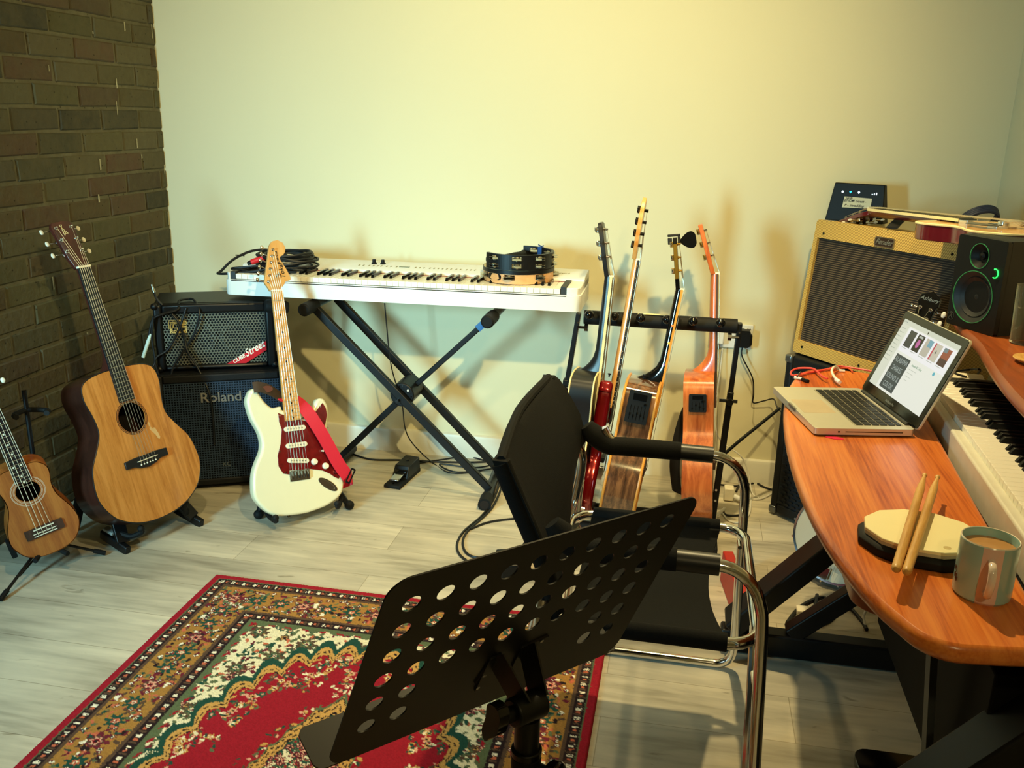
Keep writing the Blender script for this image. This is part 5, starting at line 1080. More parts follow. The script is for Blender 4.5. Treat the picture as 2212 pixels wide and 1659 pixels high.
# ================================================================== banjo behind the desk
def banjo():
    N_ = Vector((-.55, -.82, .16)).normalized(); Zv = (Vector((2.795, -.745, .895))-Vector((2.625, -.80, .155))).normalized(); Yv = -(N_-Zv*N_.dot(Zv)).normalized(); Xv = Yv.cross(Zv)
    rot = Matrix((Xv, Yv, Zv)).transposed().to_4x4(); t = thing('banjo', 'banjo with white drum head leaning behind the desk, headstock above the laptop', 'banjo', (2.625, -.80, .155), rot)
    RY = Matrix.Rotation(PI/2, 4, 'X')
    B().prism(circ(0, 0, .134, 48), -.001, .002).build('drum_head', M('frosted_head', '#ded9c2', .45, var=.03), t)
    B().lathe([(.134, .003), (.140, .004), (.141, -.004), (.141, -.012), (.136, -.013)], 48, RY, cap=False).build('tension_hoop', CHR, t); B().lathe([(.137, -.012), (.142, -.014), (.142, -.066), (.120, -.072), (.02, -.074)], 48, RY).build('rim_and_resonator', BLK2, t)
    for i in range(16):
        a = 2*PI*i/16; B().cyl((.1425*math.cos(a), -.004, .1425*math.sin(a)), (.1425*math.cos(a), .03, .1425*math.sin(a)), .0035, n=8).build('tension_bolt', CHR, t)
    b = B(); b.box(-.038, .038, -.016, -.012, -.052, -.048)
    for x in (-.034, 0, .034): b.box(x-.004, x+.004, -.013, -.001, -.053, -.047)
    b.build('bridge', MPL, t); B().prism(rrect(-.018, .018, -.128, -.09, .004), -.014, -.002).build('tailpiece', CHR, t, .001)
    B().prism([(-.016, .688), (-.022, .13), (.022, .13), (.016, .688)], -.014, .004).build('neck', BLK2, t, .002)
    m = T(0, -.004, .688) @ Matrix.Rotation(D(-10), 4, 'X')
    B(m).prism(ccw([(-.015, 0), (.015, 0), (.024, .02), (.025, .055), (.030, .064), (.028, .088), (.015, .094), (0, .103), (-.015, .094), (-.028, .088), (-.030, .064), (-.025, .055), (-.024, .02)]), -.004, .010).build('headstock', BLK2, t, .0015)
    text('headstock_lettering', 'Ashbury', .0155, LSIL, t, m @ T(0, -.0045, .078) @ FRONT, .3, .0004)
    ps = []
    for sd in (-1, 1):
        for z in (.022, .050): peg(t, (sd*.015, -.004, z), sd, PEARL if sd > 0 else CHR, CHR, M_=m, bl=.032, big=1.1 if sd > 0 else .6); ps.append(m @ Vector((sd*.015, -.012, z)))
    strings(t, [ps[0], ps[1], ps[3], ps[2]], lin(-.012, .012, 4), .688, lin(-.028, .028, 4), -.016, -.0165, STR, zs=-.05, ztail=-.11, ytail=-.010)
    B().cyl((-.0, .03, -.145), (0, .03, -.150), .008, n=10).build('end_button', CHR, t)
banjo()

# ================================================================== desk
DKW = WOOD('cherry_desktop', '#a64a18', '#e0853a', .55, 'Y', .30, .25, '#cf6e2b', 40, .035, .6); DKE = WOOD('cherry_edge', '#7e3c18', '#b5622c', .6, 'Y', .35, .2, '#97491e', 22)
DESKZ = .70
def desk():
    t = thing('studio_desk', 'orange cherry wood studio desk with curved edge on black steel frame', 'desk', (2.72, -1.6, 0)); L = T(-2.72, 1.6, 0)
    ed = cat([(x, y, 0) for x, y in [(2.68, -.868), (2.60, -.846), (2.52, -.843), (2.455, -.885), (2.405, -1.04), (2.372, -1.25), (2.355, -1.52), (2.357, -1.79), (2.375, -2.0), (2.408, -2.16), (2.438, -2.240), (2.462, -2.283), (2.498, -2.304), (2.55, -2.301), (2.62, -2.292), (2.8, -2.28)]], 4)
    ed = [(q.x, q.y) for q in ed]; poly = ed+[(3.10, -2.27), (3.10, -2.20), (2.646, -2.20), (2.725, -.985), (3.10, -.985), (3.10, -.868)]; poly = ccw(poly)
    def inset(k): return scale_out(poly, k)
    rings = []
    for k, z in ((.020, .668), (.008, .670), (.001, .677), (0, .685), (.001, .692), (.004, .6975), (.009, .70)): rings.append([(x, y, z) for x, y in inset(k)])
    b = B(L); tri = tessellate_polygon([[Vector((x, y, 0)) for x, y in inset(.009)]]); b.loft(rings, cap=False); b.add([(x, y, .70) for x, y in inset(.009)], [tuple(f) for f in tri]); b.add([(x, y, .668) for x, y in inset(.020)], [tuple(f) for f in tri]); b.build('worktop', DKW, t, ang=50)
    # tray for the controller keyboard
    B(L).box(2.64, 3.10, -2.21, -.97, .645, .662).build('keyboard_tray', BLKM, t)
    B(L).prism([(x, y) for x, y in rrect(2.432, 3.05, -2.02, -1.30, .06, 6)], .575, .598, (), 'xy').build('lower_shelf', DKE, t, .006, 3)
    sh = [(q.x, q.y) for q in cat([(x, y, 0) for x, y in [(2.823, -0.86), (2.794, -1.076), (2.784, -1.257), (2.765, -1.39), (2.744, -1.532), (2.727, -1.713), (2.718, -1.931), (2.718, -2.25)]], 4)]+[(3.12, -2.25), (3.12, -.86)]
    sh = ccw(sh); b = B(L); rr = [[(x, y, z) for x, y in scale_out(sh, k)] for k, z in ((.010, .867), (.001, .873), (0, .881), (.001, .889), (.008, .895))]
    tri = tessellate_polygon([[Vector((x, y, 0)) for x, y in scale_out(sh, .008)]]); b.loft(rr, cap=False); b.add([(x, y, .895) for x, y in scale_out(sh, .008)], [tuple(f) for f in tri]); b.add([(x, y, .867) for x, y in scale_out(sh, .010)], [tuple(f) for f in tri]); b.build('upper_shelf', DKE, t, ang=50)
    for y in (-.90, -2.22): B(L).box(2.98, 3.11, y-.012, y+.012, .70, .867).build('shelf_support', BLKM, t)
    B(L).box(3.095, 3.11, -2.25, -.82, .66, .867).build('back_panel', BLKM, t)
    for y in (-1.23, -2.16):
        B(L).bar((2.275, y, .035), (3.08, y, .035), .05, .065).build('foot_bar', BLKM, t, .006); B(L).bar((2.30, y, .075), (2.815, y, .665), .05, .098, (0, 1, 0)).build('leg', BLKM, t, .006); B(L).bar((2.455, y, .065), (3.02, y, .60), .045, .045, (0, 1, 0)).build('brace', BLKM, t, .004); B(L).box(3.03, 3.08, y-.025, y+.025, .06, .668).build('rear_post', BLKM, t, .004)
        B(L).cyl((2.29, y, 0), (2.29, y, .012), .018, n=12).build('glide', RUB, t)
    B(L).box(2.625, 3.02, -2.13, -1.40, .225, .560).build('pedestal', M('dark_grey_panel', '#060707', .7, spec=.15), t, .004)
    B(L).bar((2.56, -1.98, .66), (2.60, -1.98, .26), .03, .012, (1, 0, 0)).build('steel_strut', M('grey_steel', '#3b4043', .5, .3), t)
    B(L).prism(circ(2.462, -1.466, .0001, 3), .70, .7001, (), 'xy')
desk()
b = B(T(2.462, -1.462, .7)); b.prism(outl([(-.020, .006), (-.005, .010), (.014, .004), (.020, -.006), (.004, -.009), (-.014, -.004)], 3), 0, .0012, (), 'xy'); tag(b.build('guitar_pick', M('pink_celluloid', '#e01f4a', .35)), 'small pink guitar pick on the desk in front of the laptop', 'guitar pick')

def controller():
    t = thing('keyboard_controller', 'white keyboard controller with black keys set into the desk on the right', 'keyboard', (2.728, -1.02, .662), R3(-92.7)); Lx = 1.14   # local x runs towards the viewer
    CW = M('offwhite_body', '#d8d6c8', .45)
    B().box(0, Lx, 0, .024, 0, .070).build('front_rail', CW, t, .005, 3); B().box(0, Lx, .020, .30, 0, .045).build('bed', CW, t); B().box(0, .035, .03, .30, .04, .085).build('end_cheek', M('dark_cheek', '#2c2d2c', .5), t, .003)
    B().box(0, Lx, .19, .30, .04, .10).build('control_panel', BLKM, t, .003)
    kw = .0235; n = int((Lx-.045)/kw); zt = .083
    for i in range(n):
        B().box(.040+i*kw+.0004, .040+(i+1)*kw-.0004, .022, .19, .055, zt).build('white_key', IVO, t, .001, 1)
    for i in range(n-1):
        if (i % 7) in (2, 6): continue
        xc = .040+(i+1)*kw; b = B(); b.loft([[(xc-.0065, .070, zt-.003), (xc+.0065, .070, zt-.003), (xc+.0065, .188, zt-.003), (xc-.0065, .188, zt-.003)], [(xc-.005, .080, zt+.013), (xc+.005, .080, zt+.013), (xc+.005, .188, zt+.013), (xc-.005, .188, zt+.013)]]); b.build('black_key', BLK, t, .001, 1)
controller()
t = thing('interface_box', 'small pale box with black lead behind the laptop under the upper shelf', 'box', (2.865, -.94, .70), R3(-10)); B().box(-.05, .05, -.04, .05, 0, .028).build('case', CRM, t, .003); B().tube([(0, -.045, .04), (-.03, -.03, .045), (.01, .0, .05), (.03, -.03, .06), (.035, .03, .035)], .003, 8, 5).build('lead', CABLE, t)

# ---- laptop
ALU = M('brushed_aluminium', '#d6d1bd', .38, .55, var=.03, scale=60); BEZ = M('black_glass_bezel', '#0a0c0c', .08, var=0)
def em(n, h, s=1.0): return M(n, h, .3, emit=s*.9, var=0)
def laptop():
    t = thing('laptop', 'open silver laptop with black keys showing a white music library on the desk', 'laptop', (2.352, -1.140, .7012), R3(-78.2)); w_, d = .325, .227
    B().prism(rrect(0, w_, 0, d, .010), .002, .0175, (), 'xy').build('base', ALU, t, .003, 3)
    B().prism(rrect(.004, w_-.004, .004, d-.004, .010), 0, .003, (), 'xy').build('base_underside', BLKM, t)
    B().prism(rrect(.110, .215, .012, .088, .004), .0174, .0178, (), 'xy').build('trackpad', M('trackpad_glass', '#b9a98c', .35), t)
    B().prism(rrect(.135, .190, -.0008, .004, .002), .010, .0176, (), 'xy').build('lid_notch', NIC, t)
    B().prism(rrect(.022, w_-.022, .098, .212, .004), .0172, .01765, (), 'xy').build('key_well', M('key_well', '#a9a48f', .4, .4), t)
    ky = [.103, .1215, .140, .1585, .177, .1955]; KB = M('laptop_key', '#141617', .4, var=0)
    for r, y in enumerate(ky):
        h = .0155 if r < 5 else .0105; x = .025; ws = {0: [.0165]*3+[.020, .100, .020]+[.0165]*4}.get(r)
        if not ws: n = 14 if r > 1 else 12; gap = .0025; ww = (.275-gap*(n-1))/n; ws = [ww]*n
        gap = (.275-sum(ws))/(len(ws)-1)
        for k in ws: B().prism(rrect(x, x+k, y, y+h, .0015, 2), .0176, .0190, (), 'xy').build('key', KB, t); x += k+gap
    B().box(w_-.0005, w_+.0004, .07, .20, .0085, .0105).build('disc_slot', BLKG, t); B().cyl((w_-.0005, .055, .0095), (w_+.0005, .055, .0095), .0022, n=10).build('port', BLKG, t)
    B().cyl((.03, d-.004, .016), (w_-.03, d-.004, .016), .007, n=14).build('hinge', BLKG, t)
    lid = thing('lid', None, None); del_ = [k for k in ('label', 'category') if k in lid]
    bpy.data.objects.remove(lid)
    LM = T(0, d+.002, .016) @ Matrix.Rotation(D(-23), 4, 'X')
    o = B(LM).prism(rrect(0, w_, 0, .227, .010), .002, .0075).build('lid', ALU, t, .002)
    B(LM).prism(rrect(.002, w_-.002, .002, .225, .009), .0002, .0022).build('bezel', BEZ, t)
    sx0, sx1, sz0, sz1 = .0195, .3055, .028, .207; SW, SH = sx1-sx0, sz1-sz0
    P = lambda u, v: (sx0+SW*u, sz1-SH*v)
    def rect(u0, v0, u1, v1, y, mat, nm): x0, z1 = P(u0, v0); x1, z0 = P(u1, v1); return B(LM).box(x0, x1, y, y+.00015, z0, z1).build(nm, mat, t)
    rect(0, 0, 1, 1, 0, em('screen_white', '#f1f3e6', .95), 'screen'); rect(0, 0, .14, 1, -.0002, em('screen_sidebar', '#dfe3cf', .95), 'screen_sidebar'); rect(0, 0, 1, .065, -.0003, em('screen_toolbar', '#d7dcc8', .95), 'screen_toolbar')
    rect(.16, .08, .99, .42, -.0003, em('screen_panel', '#f2f2f2', 1.0), 'screen_panel')
    ims = [('#3a4140',), ('#15171a', '#d36bb0'), ('#cfc9b6', '#7fb5c4'), ('#ddd6c0', '#d2485e'), ('#a4553d', '#5c3a3a')]
    for i, c in enumerate(ims):
        u = .196+.155*i; rect(u, .10, u+.120, .335, -.0005, em('cover_%d' % i, c[0], .8), 'album_cover')
        if i == 1: x, z = P(u+.06, .225); B(LM).prism(circ(x, z, .008, 14, .011), -.0009, -.0006).build('cover_shape', em('cover_pink', c[1], .8), t); rect(u+.025, .115, u+.095, .145, -.0008, em('cover_bar', '#c9d2c8', .7), 'cover_bar')
        if i == 2: rect(u+.05, .10, u+.12, .20, -.0007, em('cover_blue', c[1], .8), 'cover_patch')
        if i == 3: rect(u, .10, u+.020, .335, -.0007, em('cover_red', c[1], .8), 'cover_bar'); x, z = P(u+.065, .21); B(LM).prism(circ(x, z, .0016, 8, .005), -.0009, -.0006).build('cover_shape', em('cover_dark', '#2c3a38', .6), t)
        if i == 4: rect(u, .24, u+.12, .335, -.0007, em('cover_brown', c[1], .6), 'cover_patch'); rect(u+.0, .10, u+.06, .16, -.0007, em('cover_grey', '#7c8f92', .8), 'cover_patch')
        rect(u, .352, u+.09, .360, -.0006, em('caption_grey', '#b9beb0', .9), 'caption')
    rect(.19, .46, .452, .965, -.0005, em('cover_slate', '#3b4a4e', .75), 'album_cover')
    TXT = em('screen_text_pale', '#aab6ae', .8)
    for k, s_ in enumerate(('ALABAMA', 'SHAKES', 'SOUND &', 'COLOR')): x, z = P(.321, .53+.122*k); text('screen_lettering', s_, .0185, TXT, t, LM @ T(x, -.0008, z) @ FRONT, 0, .0001, sx=.80)
    x, z = P(.50, .50); text('screen_lettering', 'Sound & Color', .0085, em('screen_text_green', '#5f9a70', .8), t, LM @ T(x, -.0006, z) @ FRONT, 0, .0001, align='LEFT')
    for k in range(9): rect(.02, .12+.06*k, .095, .128+.06*k, -.0005, em('sidebar_text_%d' % k, '#a9b3a0', .9), 'sidebar_line')
    for k in range(4): rect(.49, .56+.05*k, .62-.02*k, .566+.05*k, -.0005, em('body_text_%d' % k, '#c4c9ba', .9), 'text_line')
    for k, c in enumerate(('#7c9a86', '#9aa08a', '#8ea39a')): x, z = P(.02+.022*k, .033); B(LM).prism(circ(x, z, .0014, 8), -.0007, -.0004).build('window_button', em('dot_%d' % k, c, .8), t)
    x, z = P(.865, .46); B(LM).prism(circ(x, z, .0045, 16), -.0008, -.0003).build('round_button', em('cyan_dot', '#59b9c9', .9), t)
    x, z = P(.47, .04); B(LM).prism(circ(x, z, .0022, 12, .0032), -.0008, -.0003).build('toolbar_mark', em('mark_dark', '#2b302c', .5), t)
    text('bezel_lettering', 'MacBook Pro', .0085, M('bezel_print', '#8d918a', .5, var=0), t, LM @ T(w_/2, -.0002, .014) @ FRONT, 0, .0002)
laptop()
PK = M('coral_cable', '#e0483f', .45)
Z7 = lambda x, y, z=.705: at(x, y, 'z', z)
cab('charging_cable', [Z7(1788, 818, .712), Z7(1775, 812, .712), Z7(1760, 798, .712), Z7(1745, 795, .712), Z7(1722, 796), Z7(1709, 803), Z7(1713, 811), Z7(1740, 806), Z7(1775, 800), Z7(1800, 794), Z7(1815, 791), Z7(1850, 796), Z7(1885, 802), Z7(1900, 806)], .0028, PK, 'coral red cable lying on the desk behind the laptop')
cab('charging_cable', [Z7(1725, 812), Z7(1760, 801), Z7(1800, 797), Z7(1830, 795), Z7(1842, 803)], .0022, M('orange_red_cable', '#d85a34', .45), 'thin orange cable crossing the far end of the desk')
o = cab('white_charging_cable', [Z7(1812, 822, .714), Z7(1803, 815, .716), Z7(1797, 803, .720), Z7(1800, 794, .722), Z7(1806, 792, .716), Z7(1812, 797, .706)], .0034, WCAB, 'short white cable arching out of the laptop')
B().tube([Z7(1806, 820, .714), Z7(1814, 826, .712)], .0055, 10).build('connector', WHT, o)
t = thing('earphones', 'small white and dark earphone plugs at the far corner of the desk', 'earphones', Z7(1728, 820)); W_ = t.matrix_world.inverted()
B().tube([W_ @ Z7(1716, 815), W_ @ Z7(1732, 818)], .004, 8).build('white_plug', WHT, t); B().tube([W_ @ Z7(1733, 819), W_ @ Z7(1746, 824)], .005, 8).build('dark_plug', BLK, t); B().tube([W_ @ Z7(1722, 813, .71), W_ @ Z7(1730, 804, .712)], .0022, 8).build('jack', CHR, t)
t = thing('plug_adapter', 'small metal and white plug lying on the coral red cable', 'plug', Z7(1818, 799)); W_ = t.matrix_world.inverted(); B().tube([W_ @ Z7(1806, 797, .712), W_ @ Z7(1812, 800, .710)], .003, 8).build('jack', CHR, t); B().tube([W_ @ Z7(1813, 800), W_ @ Z7(1825, 801)], .0035, 8).build('sleeve', WHT, t)

# ---- practice pad, drumsticks, mug
def pad():
    t = thing('practice_pad', 'cream topped twelve sided drum practice pad with black base on the desk', 'practice pad', (2.525, -1.998, .70), R3(-8))
    n = 12; ring = lambda r, z, s=1: [(r*math.cos(2*PI*(i+.5)/n), r*.88*s*math.sin(2*PI*(i+.5)/n), z) for i in range(n)]
    b = B(); b.loft([ring(.100, 0), ring(.103, .003), ring(.103, .014), ring(.098, .019), ring(.092, .021)]); b.build('rubber_base', RUB, t, .001); b = B(); b.loft([ring(.094, .021), ring(.094, .027)]); b.build('rim_band', M('grey_rim', '#b9b59a', .5), t)
    b = B(); b.loft([ring(.0945, .027), ring(.0945, .031), ring(.0935, .032)]); b.build('playing_surface', M('cream_pad', '#f0e6b4', .55, var=.02), t); B().prism(circ(.030, -.058, .006, 16), .032, .0322, (), 'xy').build('small_mark', M('tan_mark', '#c9b67e', .6), t)
pad()
HICK = WOOD('hickory', '#b9873f', '#dfb56a', 1, 'Z', .45, .1, '#cf9f55', 60)
def stick(a, c, label):
    a, c = Vector(a), Vector(c); z = (c-a).normalized(); L_ = (c-a).length; x = z.cross(Vector((0, 0, 1))).normalized(); y = z.cross(x)
    o = B().lathe([(.0006, -.001), (.0048, .0005), (.0068, .004), (.0073, .009), (.0073, L_-.088), (.0066, L_-.065), (.0030, L_-.014), (.0028, L_-.0105), (.0040, L_-.009), (.0047, L_-.005), (.0038, L_-.001), (.0008, L_)], 20).build('drumstick', HICK)
    o.matrix_world = Matrix.Translation(a) @ Matrix((x, y, z)).transposed().to_4x4(); tag(o, label, 'drumstick', 'pair of drumsticks on the practice pad')
stick(at(1935, 1231, 'z', .7395), at(1998, 1025, 'z', .7455), 'left one of two wooden drumsticks lying across the practice pad')
stick(at(1958, 1237, 'z', .7395), at(2026, 1029, 'z', .7455), 'right one of two wooden drumsticks lying across the practice pad')
def mug():
    t = thing('mug', 'pale blue mug with a pink stripe, full of tea, on the desk', 'mug', (2.578, -2.142, .70), R3(-20)); R = .0405; H = .092; cols = M('mug_glaze', '#a9b9b4', .18, var=.04, coat=.4)
    nt = cols.node_tree; bs = nt.nodes['Principled BSDF']; tc = nt.nodes.new('ShaderNodeTexCoord'); sp = nt.nodes.new('ShaderNodeSeparateXYZ'); nt.links.new(tc.outputs['Object'], sp.inputs[0]); dv = nt.nodes.new('ShaderNodeMath'); dv.operation = 'ARCTAN2'; nt.links.new(sp.outputs['Y'], dv.inputs[0]); nt.links.new(sp.outputs['X'], dv.inputs[1])
    r = nt.nodes.new('ShaderNodeValToRGB'); r.color_ramp.interpolation = 'CONSTANT'; e = r.color_ramp.elements; e[0].position = 0; e[0].color = hexc('#a0c6c6'); e[1].position = .225; e[1].color = hexc('#e9c6bd'); q = e.new(.335); q.color = hexc('#98bfbf'); mr = nt.nodes.new('ShaderNodeMapRange'); mr.inputs[1].default_value = -PI; mr.inputs[2].default_value = PI; nt.links.new(dv.outputs[0], mr.inputs[0]); nt.links.new(mr.outputs[0], r.inputs[0]); nt.links.new(r.outputs[0], bs.inputs['Base Color'])
    B().lathe([(.001, .003), (.034, .002), (.037, 0), (.040, .004), (R, .012), (R, H-.002), (R-.0012, H-.0002), (R-.0022, H-.0002), (R-.0034, H-.003), (R-.0036, .010), (.001, .006)], 48).build('cup', cols, t)
    B().lathe([(R-.0022, H-.0001), (R-.0012, H+.0006), (R-.0002, H-.001)], 48, cap=False).build('pale_rim', M('rim_glaze', '#ece2d2', .2), t)
    B().tube([((R-.002)*math.cos(-1.4), (R-.002)*math.sin(-1.4), .072), (.010, -.060, .070), (.011, -.068, .048), (.009, -.058, .026), ((R-.002)*math.cos(-1.4), (R-.002)*math.sin(-1.4), .022)], .0055, 12, 5, flat=.75).build('handle', M('pink_white_glaze', '#eadad0', .15, coat=.5), t)
    B().lathe([(.001, H-.013), (R-.0036, H-.013), (R-.0036, H-.014), (.001, H-.014)], 40).build('tea', M('milky_tea', '#b98a56', .12, var=.02), t)
    b = B(); 
    for a, z, w2 in ((-2.75, .030, .010), (-2.68, .024, .006), (-2.85, .040, .004)): p = [((R+.0003)*math.cos(a+i*.03), (R+.0003)*math.sin(a+i*.03), z+.004*math.sin(i*2)) for i in range(5)]; b.tube(p, w2*.16, 6)
    each(b, 'painted_decoration', M('sketch_brown', '#5c4a3e', .5), t)
mug()

# ---- studio monitor and small things on the upper shelf
def monitor():
    t = thing('studio_monitor', 'black studio monitor speaker with green rings on the upper shelf', 'speaker', (2.765, -1.055, .8955), R3(-63)); w_, h, d = .156, .224, .200
    GR = M('dark_green_ring', '#37905a', .4, var=0)
    b = B(); b.box(0, w_, .012, d, 0, h); b.prism(rrect(0, w_, 0, h, .006), 0, .014, [circ(.073, .080, .0625, 40)[::-1], circ(.075, .180, .029, 32)[::-1]]); b.build('cabinet', BLKM, t, .004, 3)
    FR = Matrix.Rotation(PI/2, 4, 'X')
    for x, z, r in ((.073, .080, .0625), (.075, .180, .029)): B().prism(circ(x, z, r+.0014, 48), -.0012, .002, [circ(x, z, r-.0002, 48)[::-1]]).build('green_ring', GR, t)
    B().lathe([(.062, .0), (.050, -.007), (.048, -.005), (.044, -.008), (.022, -.020), (.017, -.013), (.001, -.010)], 40, T(.073, .001, .080) @ FR, cap=False).build('woofer', M('woofer_cone', '#101315', .5), t)
    B().lathe([(.029, 0), (.016, -.010), (.010, -.012), (.009, -.006), (.001, -.003)], 32, T(.075, .001, .180) @ FR, cap=False).build('tweeter', BLK, t)
    b = B(); b.tube([(.132+.0095*math.cos(D(a)), -.002, .147+.0105*math.sin(D(a))) for a in range(-115, 120, 12)], .0013, 6); b.build('lit_green_ring', M('green_glow', '#27ff55', .4, emit=3, var=0), t); B().cyl((.132, -.006, .147), (.132, .0, .147), .0075, n=18).build('volume_knob', BLK, t)
    B().prism(circ(.014, .022, .0105, 24), -.001, .001, [circ(.014, .022, .0094, 24)[::-1]]).build('logo_ring', M('logo_grey', '#3f4a46', .4), t)
    b = B(); 
    for p in ([(.009, .017), (.013, .022), (.018, .026)], [(.013, .022), (.018, .020), (.019, .016)], [(.010, .026), (.014, .028), (.017, .027)]): b.tube([(x, -.001, z) for x, z in p], .0011, 5)
    b.build('logo_strokes', M('logo_grey_b', '#3f4a46', .4), t)
monitor()
t = thing('drinking_glass', 'clear drinking glass beside the studio monitor on the upper shelf', 'glass', (2.888, -1.245, .895)); GL = M('clear_glass', '#f4fbfa', .02, var=0, trans=1)
B().lathe([(.001, .004), (.028, .003), (.030, 0), (.032, .004), (.037, .135), (.0355, .135), (.0305, .008), (.001, .006)], 32).build('tumbler', GL, t)
t = thing('wooden_dish', 'small flat wooden dish at the right end of the upper shelf', 'dish', (2.850, -1.44, .895)); B().lathe([(.001, .001), (.030, 0), (.045, .010), (.044, .012), (.030, .005), (.001, .004)], 28).build('bowl', HICK, t)
b = B(T(2.63, -1.66, 0)); b.prism(rrect(-.07, .10, -.045, .045, .03), 0, .022, (), 'xy'); tag(b.build('floor_pedal', BLK2, None, .008, 3), 'glossy black pedal on the floor under the desk', 'pedal')
t = thing('desk_cables', 'tangle of black cables on the floor behind the desk frame', 'cables', (2.5, -1.0, 0), group=None)
for i, pts in enumerate(([(1700, 1345), (1730, 1310), (1780, 1290), (1800, 1330), (1770, 1350)], [(1765, 1285), (1760, 1330), (1775, 1345), (1800, 1320), (1830, 1310), (1860, 1340), (1872, 1360)], [(1735, 1335), (1760, 1310), (1790, 1315), (1745, 1355)], [(1600, 1345), (1625, 1300), (1650, 1290), (1640, 1330), (1605, 1360)])):
    B(t.matrix_world.inverted()).tube([F0(x, y, .006) for x, y in pts], .0055, 8, 5).build('cable', CABLE, t)
cab('floor_cable', [F0(1870, 1355), F0(1866, 1330, .03), F0(1876, 1312, .06)], .0035, WCAB, 'white cable end standing up behind the desk foot')
B(t.matrix_world.inverted()).box(*[v for a, r_ in zip(F0(1733, 1327, .0), (.018, .018, 0)) for v in (a-r_, a+r_+(.02 if r_ == 0 else 0))]).build('white_plug', CRM, t, .003)

